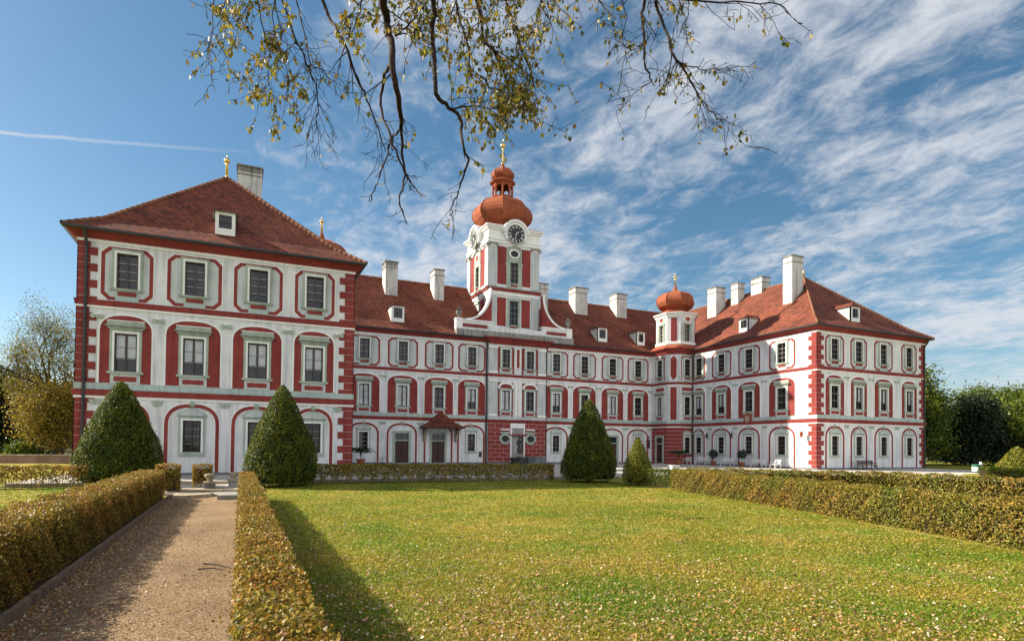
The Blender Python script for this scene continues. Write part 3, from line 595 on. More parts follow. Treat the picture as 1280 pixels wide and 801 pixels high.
# quoins: alternating long and short blocks on the corners
def quoins(name, faces):
    mb = MB(); n = 29; h = (ZC-0.0-CT)/n
    for k in range(n):
        z0 = CT+k*h+0.012; z1 = CT+(k+1)*h-0.012; w = 0.95 if k % 2 else 0.60
        for fr, s, sg in faces:
            a, b = sorted((s-0.035*sg, s+sg*w)); mb.box(fr, a, b, z0, z1, 0, 0.035, 'red_plaster')
    for fr, s, sg in faces: a, b = sorted((s, s+sg*0.52)); mb.box(fr, a, b, CT, ZC, 0, 0.012, 'white_moulding')
    put(name, mb, palace)
quoins('quoin', [(FL, U0, 1), (Fb, V0, 1)]); quoins('quoin', [(FL, U1, -1), (Fx, V0, 1)])
quoins('quoin', [(FE, W0, 1), (FF, E0, 1)]); quoins('quoin', [(FE, W1, -1), (Fr((W1, 0), (0, 1), (1, 0)), E0, 1)])

# roofs
def caps_line(mb, P):      # overlapping ridge tiles
    P = [Vector(p) for p in P]
    for a, b in zip(P[:-1], P[1:]):
        n = max(1, int((b-a).length/0.42))
        for i in range(n): q, r = a.lerp(b, i/n), a.lerp(b, (i+1.12)/n); mb.tube([tuple(q), tuple(r)], [0.15, 0.11], 6, 'ridge_tile')
def hip(name, u0, v0, u1, v1, ra, rb, zr):
    mb = MB(); ec = [(u0, v0), (u1, v0), (u1, v1), (u0, v1)]; i = 1.7; ic = [(u0+i, v0+i), (u1-i, v0+i), (u1-i, v1-i), (u0+i, v1-i)]
    z0, z1 = EAVE+0.02, EAVE+1.15
    for k in range(4):
        j = (k+1) % 4; mb.poly([(*ec[k], z0), (*ec[j], z0), (*ic[j], z1), (*ic[k], z1)], 'roof_tiles')
    A, B = (*ra, zr), (*rb, zr)
    if abs(ra[0]-rb[0]) < 1e-6:
        mb.poly([(*ic[0], z1), (*ic[1], z1), A], 'roof_tiles'); mb.poly([(*ic[1], z1), (*ic[2], z1), B, A], 'roof_tiles'); mb.poly([(*ic[2], z1), (*ic[3], z1), B], 'roof_tiles'); mb.poly([(*ic[3], z1), (*ic[0], z1), A, B], 'roof_tiles')
        for c in (0, 1): caps_line(mb, [(*ec[c], z0+0.03), (*ic[c], z1+0.03), (A[0], A[1], A[2]+0.03)])
        for c in (): mb.tube([(*ec[c], z0+0.03), (*ic[c], z1+0.03), (A[0], A[1], A[2]+0.03)], [0.11]*3, 6, 'roof_tiles')
    else:
        mb.poly([(*ic[0], z1), (*ic[1], z1), B, A], 'roof_tiles'); mb.poly([(*ic[2], z1), (*ic[3], z1), A, B], 'roof_tiles')
    caps_line(mb, [(A[0], A[1], A[2]+0.04), (B[0], B[1], B[2]+0.04)])
    for k in range(4): j = (k+1) % 4; mb.poly([(*ec[k], z0), (*ec[j], z0), (*ec[j], z0-0.07), (*ec[k], z0-0.07)], 'gutter_metal')
    mb.poly([(*c, z0-0.07) for c in ec], 'red_plaster'); return put(name, mb, palace)
OV = 0.66
rfL = hip('roof', U0-OV, V0-OV, U1+OV, 78.9, (-1.25, 48.8), (-1.25, 71), 21.6+CT)
rfM = hip('roof', 2, VM-OV, 60, 78.4, (2, 70.2), (60, 70.2), 21.55+CT)
rfR = hip('roof', W0-OV, E0-OV, W1+OV, 78.9, (59.3, 48.9), (59.3, 71), 21.85+CT)
# chimneys
def chimney(u0, u1, v0, v1, z0, z1, dark=False):
    mb = MB(); fr = Fr((0, v0), (1, 0), (0, -1)); d = v1-v0
    def bx(e, a, b, mat): mb.box(fr, u0-e, u1+e, a, b, -d-e, e, mat)
    bx(0, z0, z1-0.55, 'chimney_plaster'); bx(0.05, z1-0.78, z1-0.70, 'chimney_cap'); bx(0.0, z1-0.55, z1-0.12, 'chimney_cap' if dark else 'chimney_plaster'); bx(0.09, z1-0.12, z1, 'chimney_cap')
    mb.box(fr, u0+0.25, u1-0.25, z1, z1+0.01, -d+0.25, -0.25, 'louver'); bx(0.06, z0, z0+0.1, 'gutter_metal'); put('chimney', mb, palace)
chimney(-0.55, 1.25, 51.8, 53.4, 18, 24.3, True)
for a, b, v, t in ((14.7, 16.1, 67.5, 23.15), (20.5, 21.7, 67.6, 23.0), (34.3, 35.9, 68.1, 23.2), (39.9, 41.8, 68.0, 23.3), (46.6, 48.3, 68.3, 23.3)): chimney(a, b, v, v+1.7, 18.0, t, a < 16)
chimney(56.5, 58.1, 60.0, 61.6, 18, 23.4); chimney(57.9, 59.0, 57.6, 58.8, 18, 23.5); chimney(58.8, 60.2, 54.6, 56.3, 19, 23.7); chimney(55.3, 57.0, 47.1, 48.35, 17, 23.7)
# dormers
def dormer(pos, rz, w=1.35, h=1.5, deep=3.2, label=None):
    mb = MB(); hw = w/2
    mb.band(LOC, [(-hw, -0.2), (-hw, h), (hw, h), (hw, -0.2)], [(-hw+0.2, 0.22), (-hw+0.2, h-0.18), (hw-0.2, h-0.18), (hw-0.2, 0.22)], -0.2, 0.0, 'white_moulding', True)
    for s in (-hw, hw): mb.poly([(s, 0, -0.2), (s, 0, h), (s, deep, h), (s, deep, -0.2)], 'white_plaster')
    e = 0.16; P = [(-hw-e, -0.18, h), (hw+e, -0.18, h), (0, 0.35, h+0.55), (0, deep, h+0.55), (-hw-e, deep, h), (hw+e, deep, h)]
    mb.poly([P[0], P[1], P[2]], 'roof_tiles'); mb.poly([P[0], P[2], P[3], P[4]], 'roof_tiles'); mb.poly([P[1], P[5], P[3], P[2]], 'roof_tiles'); mb.poly([P[0], P[1], P[5], P[4]], 'grey_stone')
    d = put('dormer', mb, palace, pos, rz)
    p = MB(); p.poly([(-hw+0.2, 0.12, 0.22), (hw-0.2, 0.12, 0.22), (hw-0.2, 0.12, h-0.18), (-hw+0.2, 0.12, h-0.18)], 'window_glass')
    p.box(LOC, -0.03, 0.03, 0.22, h-0.18, -0.12, -0.06, 'sash_paint'); p.box(LOC, -hw+0.2, hw-0.2, h/2-0.02, h/2+0.02, -0.12, -0.06, 'sash_paint'); put('pane', p, d)
dormer((-1.1, 41.85, zz(15.35)), 0, 1.15, 1.25); dormer((15.15, 63.1, zz(15.35)), 0); dormer((41.0, 63.1, zz(15.35)), 0); dormer((47.0, 63.3, zz(15.4)), 0, 1.2)
dormer((52.1, 51.0, zz(15.5)), -PI/2, 1.3, 1.3); dormer((58.2, 41.7, zz(15.5)), 0, 1.35, 1.35)

# ------------------------------------------------------------------ clock tower (a part of the palace with its own pieces)
TV = 63.3; T0, T1, TB = 25.62, 32.05, 70.2; FT = Fr((0, TV), (1, 0), (0, -1)); FS = Fr((T0, 0), (0, 1), (-1, 0)); FR_ = Fr((T1, 0), (0, 1), (1, 0)); FBk = Fr((0, TB), (1, 0), (0, 1))
mb = MB(); tc_ = (T0+T1)/2; tsc = (TV+TB)/2
wall_holes(mb, FT, T0, T1, zz(14), zz(27.5), [(tc_-0.5, tc_+0.5, zz(21.0), zz(23.4)), (tc_-0.55, tc_+0.55, zz(16.1), zz(18.9))], 'white_plaster')
wall_holes(mb, FS, TV, TB, zz(14), zz(27.5), [(tsc-0.5, tsc+0.5, zz(21.0), zz(23.4))], 'white_plaster')
for fr, a, b in ((FR_, TV, TB), (FBk, T0, T1)): wall_holes(mb, fr, a, b, zz(14), zz(27.5), [], 'white_plaster')
for fr, a, b, c in ((FT, T0, T1, tc_), (FS, TV, TB, tsc), (FR_, TV, TB, tsc), (FBk, T0, T1, tc_)):
    for p in (a, b-0.98): mb.box(fr, p-0.001 if p == a else p, p+0.98, zz(20.45), zz(25.0), 0, 0.10, 'field_plaster'); mb.box(fr, p, p+0.98, zz(15.9), zz(19.5), 0, 0.10, 'field_plaster')
    for z0, z1 in ((20.75, 25.15), (15.9, 19.2)):
        for p, q in ((a+1.10, c-1.0), (c+1.0, b-1.10)): mb.box(fr, p, q, zz(z0), zz(z1), 0, 0.03, 'red_plaster')
    # upper window with oval light in one frame
    mb.prism(fr, [(c-1.0, zz(20.5)), (c-1.0, zz(22.9)), (c-1.12, zz(23.3)), (c-0.95, zz(23.5)), (c-0.95, zz(25.0)), (c-0.5, zz(25.35)), (c, zz(25.5)), (c+0.5, zz(25.35)), (c+0.95, zz(25.0)), (c+0.95, zz(23.5)), (c+1.12, zz(23.3)), (c+1.0, zz(22.9)), (c+1.0, zz(20.5)), (c+0.5, zz(20.5)), (c+0.5, zz(23.4)), (c-0.5, zz(23.4)), (c-0.5, zz(20.5))], 0, 0.07, 'green_stone')
    el = lambda x, y: [(c+x*math.cos(2*PI*i/20), zz(24.45)+y*math.sin(2*PI*i/20)) for i in range(20)]
    mb.band(fr, el(0.68, 0.55), el(0.50, 0.38), 0, 0.13, 'white_moulding', True); mb.prism(fr, el(0.5, 0.38), 0, 0.085, 'louver' if fr is not FS else 'copper_red')
    mb.prism(fr, [(c-1.2, zz(25.05)), (c-1.25, zz(25.2)), (c-0.5, zz(25.45)), (c, zz(25.62)), (c+0.5, zz(25.45)), (c+1.25, zz(25.2)), (c+1.2, zz(25.05)), (c+0.5, zz(25.3)), (c, zz(25.45)), (c-0.5, zz(25.3))], 0, 0.22, 'white_moulding')
    mb.box(fr, c-0.62, c+0.62, zz(20.9), zz(20.98), 0, 0.16, 'green_stone'); mb.box(fr, c-0.5, c+0.5, zz(20.5), zz(20.9), 0, 0.06, 'field_plaster'); mb.box(fr, c-0.42, c+0.42, zz(20.58), zz(20.82), 0.05, 0.08, 'red_plaster')
    for p, q in ((c-0.85, c-0.55), (c+0.55, c+0.85)): mb.box(fr, p, q, zz(15.9), zz(19.1), 0, 0.08, 'green_stone')
    mb.box(fr, c-0.85, c+0.85, zz(18.92), zz(19.2), 0, 0.10, 'green_stone'); mb.box(fr, c-0.7, c+0.7, zz(15.98), zz(16.08), 0, 0.14, 'green_stone'); mb.box(fr, c-0.5, c+0.5, zz(15.7), zz(15.92), 0, 0.10, 'red_plaster')
mb.sweep(T0, TV, T1, TB, [(0, zz(19.5)), (0.1, zz(19.5)), (0.12, zz(19.85)), (0.2, zz(19.87))], ['white_moulding']*3)
mb.sweep(T0, TV, T1, TB, [(0.10, zz(19.86)), (0.22, zz(19.88)), (0.26, zz(20.12)), (0.34, zz(20.2)), (0.0, zz(20.42))], ['red_plaster', 'red_plaster', 'red_plaster', 'grey_stone'])
mb.sweep(T0, TV, T1, TB, [(0, zz(25.45)), (0.14, zz(25.5)), (0.14, zz(25.8)), (0.22, zz(25.84)), (0.22, zz(25.95)), (0.06, zz(26.0)), (0.06, zz(26.9)), (0.2, zz(27.0)), (0.38, zz(27.25)), (0.46, zz(27.3)), (0.46, zz(27.45)), (0.0, zz(27.7))], ['white_moulding']*10+['copper_red'])
tower = put('clock_tower', mb, palace)
mb = MB()
for fr, a, b in ((FT, T0, T1), (FS, TV, TB), (FR_, TV, TB), (FBk, T0, T1)):
    for p in (a-0.06, b-1.02):
        mb.box(fr, p, p+1.08, zz(25.0), zz(25.15), 0, 0.2, 'white_moulding'); mb.box(fr, p+0.06, p+1.02, zz(25.15), zz(25.38), 0, 0.26, 'grey_stone')
        for s in (p+0.08, p+1.0): mb.prism(fr, [(s+0.17*math.cos(2*PI*i/10), zz(25.22)+0.17*math.sin(2*PI*i/10)) for i in range(10)], 0.1, 0.32, 'grey_stone')
put('capital', mb, tower)
for fr, c, rzz in ((FT, tc_, 0), (FS, tsc, -PI/2)):
    # round-headed gable with the clock
    mb = MB(); cz = zz(26.65); el = lambda r, n=24, a0=0.0: [(c+r*math.cos(a0+2*PI*i/n), cz+r*math.sin(a0+2*PI*i/n)) for i in range(n)]
    g = [(c-1.75, zz(27.2)), (c-1.5, zz(27.3))]+[(c+1.42*math.cos(PI-PI*i/14), zz(26.72)+1.42*math.sin(PI*i/14)) for i in range(1, 14)]+[(c+1.5, zz(27.3)), (c+1.75, zz(27.2)), (c+1.2, zz(26.0)), (c-1.2, zz(26.0))]
    mb.prism(fr, g, -0.5, 0.50, 'white_moulding')
    A = [(c+1.62*math.cos(PI-PI*i/16), zz(26.72)+1.62*math.sin(PI*i/16)) for i in range(17)]; B = [(c+1.38*math.cos(PI-PI*i/16), zz(26.72)+1.38*math.sin(PI*i/16)) for i in range(17)]
    mb.band(fr, A, B, -0.6, 0.66, 'white_moulding'); put('gable', mb, tower)
    mb = MB(); mb.prism(fr, el(1.04), 0.5, 0.55, 'clock_black'); mb.band(fr, el(1.12), el(1.03), 0.5, 0.58, 'green_stone', True)
    clock = put('clock_face', mb, tower)
    mb = MB()
    # roman numerals as gilt strokes round the dial
    num = ['XII', 'I', 'II', 'III', 'IIII', 'V', 'VI', 'VII', 'VIII', 'IX', 'X', 'XI']
    def stroke(x0, y0, x1, y1, ang, w=0.035):
        ca, sa = math.cos(ang), math.sin(ang); R = lambda x, y: (c+x*ca+y*sa, cz-x*sa+y*ca); dx, dy = x1-x0, y1-y0; l = math.hypot(dx, dy); nx, ny = -dy/l*w, dx/l*w
        mb.prism(fr, [R(x0+nx, y0+ny), R(x1+nx, y1+ny), R(x1-nx, y1-ny), R(x0-nx, y0-ny)], 0.55, 0.57, 'white_moulding')
    for i, s in enumerate(num):
        wd = {'I': 0.062, 'V': 0.13, 'X': 0.13}; tot = sum(wd[q] for q in s); x = -tot/2
        for q in s:
            w = wd[q]; a, b = 0.68, 0.94
            if q == 'I': stroke(x+w/2, a, x+w/2, b, 2*PI*i/12, 0.019)
            if q == 'V': stroke(x+0.02, b, x+w/2, a, 2*PI*i/12, 0.017); stroke(x+w-0.02, b, x+w/2, a, 2*PI*i/12, 0.017)
            if q == 'X': stroke(x+0.02, b, x+w-0.02, a, 2*PI*i/12, 0.017); stroke(x+w-0.02, b, x+0.02, a, 2*PI*i/12, 0.017)
            x += w
    put('numerals', mb, tower); mb2 = mb; mb = MB(); stroke(0, -0.15, 0, 0.45, 2*PI*(1.55/12), 0.035); stroke(0, -0.2, 0, 0.68, 2*PI*(32/60), 0.025); put('clock_hands', mb, tower)
def tw_window(c, z0, z1, w, frp, rz, rows):
    o = put('window', (lambda m_: (m_.band(LOC, [(-w/2-0.04, z0), (-w/2-0.04, z1+0.04), (w/2+0.04, z1+0.04), (w/2+0.04, z0)], [(-w/2, z0), (-w/2, z1), (w/2, z1), (w/2, z0)], 0, 0.09, 'green_stone'), m_.poly([(-w/2, 0.19, z0), (w/2, 0.19, z0), (w/2, 0.19, z1), (-w/2, 0.19, z1)], 'window_glass'), m_)[-1])(MB()), tower, Vector((*frp(c), CT)), rz)
    me = m_sash((z0, z1), w, rows); s = bpy.data.objects.new('sash', me); COL.objects.link(s); s.parent = tower; s.location = o.location; s.rotation_euler = o.rotation_euler
    return o
tower_off = Vector((0, 0, 0))
tw_window(tc_, 21.0, 23.4, 1.0, lambda c: (c, TV), 0, 4); tw_window(tc_, 16.1, 18.9, 1.1, lambda c: (c, TV), 0, 4); tw_window(tsc, 21.0, 23.4, 1.0, lambda c: (T0, c), -PI/2, 4)
# main dome, lantern, small dome
DC = (28.75, 66.75, CT+0.32); R8 = PI/8
mb = MB(); prof = [(3.1, 26.95), (2.7, 27.5), (2.4, 27.9), (2.45, 28.2), (3.0, 28.5), (3.45, 28.95), (3.66, 29.45), (3.66, 29.85), (3.5, 30.35), (3.1, 30.85), (2.5, 31.25), (1.9, 31.48), (1.6, 31.6), (1.55, 31.8)]
mb.lathe(DC, prof, 8, 'copper_red', R8)
for k in range(8):
    a = R8+k*PI/4; mb.tube([(DC[0]+(r+0.02)*math.cos(a), DC[1]+(r+0.02)*math.sin(a), DC[2]+z) for r, z in prof], [0.05]*len(prof), 5, 'copper_red')
put('dome', mb, tower)
mb = MB(); mb.lathe(DC, [(1.5, 31.75), (1.5, 31.95), (1.35, 32.0)], 8, 'copper_red', R8)
for k in range(8):
    a = R8+k*PI/4; x, y = DC[0]+1.18*math.cos(a), DC[1]+1.18*math.sin(a); mb.lathe((x, y, DC[2]), [(0.15, 31.9), (0.13, 32.2), (0.13, 33.4), (0.18, 33.6)], 8, 'copper_red')
    b = a+PI/8; pts = []
    fr = Fr((DC[0]+1.12*math.cos(b), DC[1]+1.12*math.sin(b)), (-math.sin(b), math.cos(b)), (math.cos(b), math.sin(b)))
    A = [(0,0)]
    Bq = [(0.31*math.cos(PI-PI*i/8), (zz(33.0)+0.32)+0.36*math.sin(PI*i/8)) for i in range(9)]; mb.prism(fr, [(-0.46, (zz(33.0)+0.32))]+Bq+[(0.46, (zz(33.0)+0.32)), (0.46, (zz(33.7)+0.32)), (-0.46, (zz(33.7)+0.32))], -0.08, 0.05, 'copper_red')
mb.lathe(DC, [(1.2, 33.55), (1.55, 33.7), (1.65, 33.85), (1.3, 34.05), (1.05, 34.2)], 8, 'copper_red', R8); put('lantern', mb, tower)
mb = MB(); mb.lathe((DC[0]-0.1, DC[1], DC[2]+31.95), [(0.1, 0.0), (0.42, 0.1), (0.36, 0.5), (0.22, 0.85), (0.05, 1.0)], 12, 'dark_statue', sm=True); mb.tube([(DC[0]-0.1, DC[1], DC[2]+32.9), (DC[0]-0.1, DC[1], DC[2]+33.7)], [0.04]*2, 5, 'dark_statue'); put('bell', mb, tower)
mb = MB(); prof = [(1.02, 34.15), (1.08, 34.25), (1.34, 34.5), (1.42, 34.8), (1.32, 35.15), (0.98, 35.45), (0.5, 35.65), (0.26, 35.85), (0.14, 36.3), (0.08, 36.7)]; mb.lathe(DC, prof, 8, 'copper_red', R8)
for k in range(8):
    a = R8+k*PI/4; mb.tube([(DC[0]+(r+0.01)*math.cos(a), DC[1]+(r+0.01)*math.sin(a), DC[2]+z) for r, z in prof[:7]], [0.035]*7, 4, 'copper_red')
put('small_dome', mb, tower)
def finial(parent, c, z, h, ball):
    mb = MB(); mb.lathe((*c, z), [(0.05, 0), (ball*0.55, 0.02*h), (ball*0.55, 0.06*h), (0.06, 0.10*h), (0.11, 0.13*h), (0.09, h*0.62), (0.12, h*0.66)]+[(max(0.02, ball*math.sin(t)), h*0.66+ball-ball*math.cos(t)) for t in np.linspace(0.3, PI, 8)]+[(0.03, h), (0.01, h*1.12)], 12, 'gold', sm=True)
    return put('finial', mb, parent)
finial(tower, DC[:2], zz(36.5), 3.0, 0.34)

# scrolled gable wings and parapets beside the tower
mb = MB(); FP = Fr((0, VM-0.15), (1, 0), (0, -1))
mb.box(FP, 21.3, 36.0, EAVE+0.0, EAVE+0.75, -0.5, 0.55, 'grey_stone'); mb.box(FP, T0-0.3, T1+0.3, EAVE+0.7, EAVE+1.35, -1.6, 0.35, 'white_plaster')
for sg, a, b in ((-1, 21.4, T0), (1, T1, 35.9)):
    mb.box(FP, a, b, EAVE+0.75, EAVE+1.75, -0.4, 0.1, 'white_moulding'); mb.box(FP, a+0.55, b-0.55, EAVE+1.08, EAVE+1.42, 0.1, 0.13, 'red_plaster'); mb.box(FP, a+0.4, b-0.4, EAVE+0.98, EAVE+1.52, 0.08, 0.11, 'field_plaster')
    mb.box(FP, a-0.12, b+0.05, EAVE+1.75, EAVE+1.92, -0.5, 0.25, 'white_moulding')
    e = a if sg < 0 else b-0.6; mb.box(FP, e-0.08, e+0.68, EAVE+0.7, EAVE+1.98, -0.5, 0.22, 'white_moulding')
    base = T0 if sg < 0 else T1; w = 2.9; h = 3.7; C1 = [(base+sg*w*(1-math.cos(t)), EAVE+1.92+h*(1-math.sin(t))) for t in np.linspace(0, PI/2, 12)]
    fill = [(base, EAVE+1.92)]+C1; C2 = [(p[0]+sg*0.22, p[1]+0.12) for p in C1]
    mb.prism(FP, fill, -0.45, 0.0, 'red_plaster'); mb.band(FP, C1, C2, -0.5, 0.12, 'white_moulding')
put('parapet', mb, palace)
for u in (21.75, 35.55):
    mb = MB(); mb.lathe((u, VM-0.05, EAVE+1.98), [(0.22, 0), (0.14, 0.1), (0.12, 0.25), (0.32, 0.5), (0.36, 0.75), (0.2, 0.85), (0.3, 0.98), (0.42, 1.02), (0.1, 1.2), (0.05, 1.35)], 12, 'grey_stone', sm=True); put('urn', mb, palace)

# ------------------------------------------------------------------ corner turrets with onion domes
def turret(cx, cy, lower, visible):
    mb = MB(); hw, k = 2.2, 1.1
    def octg(o): a = hw+o; b = hw-k+o*0.41; return [(cx-a, cy+b), (cx-a, cy-b), (cx-b, cy-a), (cx+b, cy-a), (cx+a, cy-b), (cx+a, cy+b), (cx+b, cy+a), (cx-b, cy+a)]
    base = octg(0)
    def face(i): a, b = base[i], base[(i+1) % 8]; L = math.hypot(b[0]-a[0], b[1]-a[1]); U = ((b[0]-a[0])/L, (b[1]-a[1])/L); return Fr(a, U, (U[1], -U[0]) if (U[1]*((a[0]+b[0])/2-cx)-U[0]*((a[1]+b[1])/2-cy)) > 0 else (-U[1], U[0])), L
    def loops(prof, mats):
        for i in range(len(prof)-1):
            A, B = octg(prof[i][0]), octg(prof[i+1][0])
            for q in range(8): r = (q+1) % 8; mb.poly([(*A[q], prof[i][1]), (*A[r], prof[i][1]), (*B[r], prof[i+1][1]), (*B[q], prof[i+1][1])], mats if isinstance(mats, str) else mats[i])
    mainfaces = [i for i in range(8) if face(i)[1] > 1.8]
    for i in range(8):
        fr, L = face(i)
        if i in mainfaces:
            wall_holes(mb, fr, 0, L, zz(14.3), zz(18.6), [(L/2-0.42, L/2+0.42, zz(15.2), zz(17.3))], 'white_plaster', 0.2)
            mb.box(fr, L/2-0.62, L/2-0.42, zz(15.1), zz(17.4), 0, 0.08, 'green_stone'); mb.box(fr, L/2+0.42, L/2+0.62, zz(15.1), zz(17.4), 0, 0.08, 'green_stone'); mb.box(fr, L/2-0.62, L/2+0.62, zz(17.3), zz(17.5), 0, 0.12, 'green_stone')
            el = [(L/2+0.4*math.cos(2*PI*q/16), zz(17.95)+0.27*math.sin(2*PI*q/16)) for q in range(16)]; el2 = [(L/2+0.52*math.cos(2*PI*q/16), zz(17.95)+0.38*math.sin(2*PI*q/16)) for q in range(16)]
            mb.band(fr, el2, el, 0, 0.08, 'white_moulding', True); mb.prism(fr, el, 0, 0.04, 'copper_red')
            mb.box(fr, 0.12, 0.36, zz(15.2), zz(18.1), 0, 0.06, 'field_plaster'); mb.box(fr, L-0.36, L-0.12, zz(15.2), zz(18.1), 0, 0.06, 'field_plaster')
            mb.poly([fr(L/2-0.42, -0.19, zz(15.2)), fr(L/2+0.42, -0.19, zz(15.2)), fr(L/2+0.42, -0.19, zz(17.3)), fr(L/2-0.42, -0.19, zz(17.3))], 'window_glass')
            for q in range(1, 4): mb.box(fr, L/2-0.42, L/2+0.42, zz(15.2+q*0.5)-0.02, zz(15.2+q*0.5)+0.02, -0.17, -0.12, 'muntin_paint')
            mb.box(fr, L/2-0.035, L/2+0.035, zz(15.2), zz(17.3), -0.17, -0.11, 'muntin_paint')
        else:
            mb.poly([fr(0, 0, zz(14.3)), fr(L, 0, zz(14.3)), fr(L, 0, zz(18.6)), fr(0, 0, zz(18.6))], 'white_plaster'); mb.box(fr, L/2-0.36, L/2+0.36, zz(15.0), zz(18.1), 0, 0.03, 'red_plaster')
    loops([(0, zz(14.75)), (0.12, zz(14.8)), (0.12, zz(15.1)), (0, zz(15.15))], 'white_moulding')
    loops([(0, zz(18.2)), (0.12, zz(18.25)), (0.14, zz(18.42)), (0.34, zz(18.6)), (0.36, zz(18.75)), (-0.3, zz(19.0))], ['white_moulding']*4+['copper_red'])
    if lower:
        loops([(0, zz(13.55)), (0.12, zz(13.6)), (0.2, zz(13.8)), (0.42, zz(14.0)), (0.62, zz(14.15)), (0.66, zz(14.3)), (0.0, zz(14.8))], ['red_plaster']*5+['copper_red'])
    t = put('corner_turret', mb, palace)
    mb = MB(); prof = [(1.9, 18.9), (1.62, 19.15), (1.5, 19.35), (1.7, 19.5), (2.15, 19.8), (2.38, 20.2), (2.42, 20.5), (2.3, 20.95), (1.9, 21.35), (1.3, 21.65), (0.7, 21.8), (0.35, 22.0), (0.18, 22.4), (0.1, 22.7)]
    c = (cx-0.1, cy, CT); mb.lathe(c, prof, 8, 'copper_red', R8)
    for q in range(8):
        a = R8+q*PI/4; mb.tube([(c[0]+(r+0.02)*math.cos(a), c[1]+(r+0.02)*math.sin(a), CT+z) for r, z in prof[:10]], [0.04]*10, 5, 'copper_red')
    put('onion_dome', mb, t); finial(t, c[:2], zz(22.4), 1.7, 0.2); return t
turret(50.27, 60.47, True, True); turret(7.0, 60.6, False, False)
# lower body of the right turret: projecting corner block
CU0, CV0, CK = 48.06, 58.27, 1.09
mb = MB(); FTl = Fr((CU0, 0), (0, 1), (-1, 0)); FTr = Fr((0, CV0), (1, 0), (0, -1))
dg = Fr((CU0, CV0+CK), (0.7071, -0.7071), (-0.7071, -0.7071)); DL_ = CK*math.sqrt(2); lc, rc = 60.75, 50.25
for z0, z1, mat, hl, hr in ((CT-0.3, S1Z-0.45, 'red_rustication', [(lc-0.6, lc+0.6, zz(0.1), zz(3.3))], [(rc-0.4, rc+0.4, zz(1.4), zz(3.3))]), (S1Z-0.45, zt, 'white_plaster', [(lc-0.5, lc+0.5, zz(6.08), zz(8.3)), (lc-0.5, lc+0.5, zz(10.92), zz(12.97))], [(rc-0.45, rc+0.45, zz(6.08), zz(8.3)), (rc-0.45, rc+0.45, zz(10.92), zz(12.97))])):
    wall_holes(mb, FTl, CV0+CK, VM, z0, z1, hl, mat); wall_holes(mb, FTr, CU0+CK, W0, z0, z1, hr, mat); wall_holes(mb, dg, 0, DL_, z0, z1, [], mat)
put('wall', mb, palace)
mb = MB()
def runb(prof, mats):
    for i in range(len(prof)-1):
        o0, z0 = prof[i]; o1, z1 = prof[i+1]
        P = lambda o: [(CU0-o, VM), (CU0-o, CV0+CK-o*0.41), (CU0+CK-o*0.41, CV0-o), (W0, CV0-o)]
        A, B = P(o0), P(o1)
        for k in range(3): mb.poly([(*A[k], z0), (*A[k+1], z0), (*B[k+1], z1), (*B[k], z1)], mats if isinstance(mats, str) else mats[i])
runb([(0, S2Z-0.42), (0.07, S2Z-0.42), (0.07, S2Z-0.30), (0.09, S2Z-0.30), (0.16, S2Z), (0, S2Z+0.03)], ['white_moulding', 'white_moulding', 'red_plaster', 'red_plaster', 'grey_stone'])
runb([(0, S1Z-0.48), (0.07, S1Z-0.48), (0.07, S1Z-0.34), (0.10, S1Z-0.34), (0.16, S1Z), (0, S1Z+0.02)], ['white_moulding', 'white_moulding', 'red_plaster', 'red_plaster', 'grey_stone'])
runb([(0, S1Z+0.03), (0.06, S1Z+0.03), (0.06, S1Z+0.38), (0, S1Z+0.4)], 'band_stone')
for fr, a, b, c in ((FTl, CV0+CK, VM, lc), (FTr, CU0+CK, W0, rc)):
    mb.box(fr, c-0.78, c+0.78, zz(13.0), zz(13.35), 0, 0.04, 'red_plaster'); mb.box(fr, c-0.95, c-0.85, zz(10.3), zz(13.3), 0, 0.04, 'red_plaster'); mb.box(fr, c+0.78, c+0.86, zz(10.3), zz(13.3), 0, 0.04, 'red_plaster')
    mb.box(fr, c-0.78, c+0.78, zz(8.95), zz(9.45), 0, 0.04, 'red_plaster')
mb.box(dg, DL_/2-0.38, DL_/2+0.38, zz(5.45), zz(9.5), 0, 0.04, 'red_plaster'); mb.prism(dg, [(DL_/2-0.36, zz(10.8)), (DL_/2-0.36, zz(13.0)), (DL_/2, zz(13.4)), (DL_/2+0.36, zz(13.0)), (DL_/2+0.36, zz(10.8)), (DL_/2, zz(10.4))], 0, 0.05, 'red_plaster')
for s in (0.04, DL_-0.26): mb.box(dg, s, s+0.22, zz(5.4), zz(9.6), 0, 0.07, 'field_plaster'); mb.box(dg, s, s+0.22, zz(10.2), zz(13.4), 0, 0.07, 'field_plaster')
put('pilaster_order', mb, palace)
window('top', 0.9, (rc, CV0, CT), 0); window('main', 0.9, (rc, CV0, CT), 0); window('top', 1.0, (CU0, lc, CT), -PI/2); window('main', 1.0, (CU0, lc, CT), -PI/2, curtain=2); window('ground', 0.8, (rc, CV0, CT), 0, 'seg'); door(lc, lambda c: (CU0, c), -PI/2, 1.2)

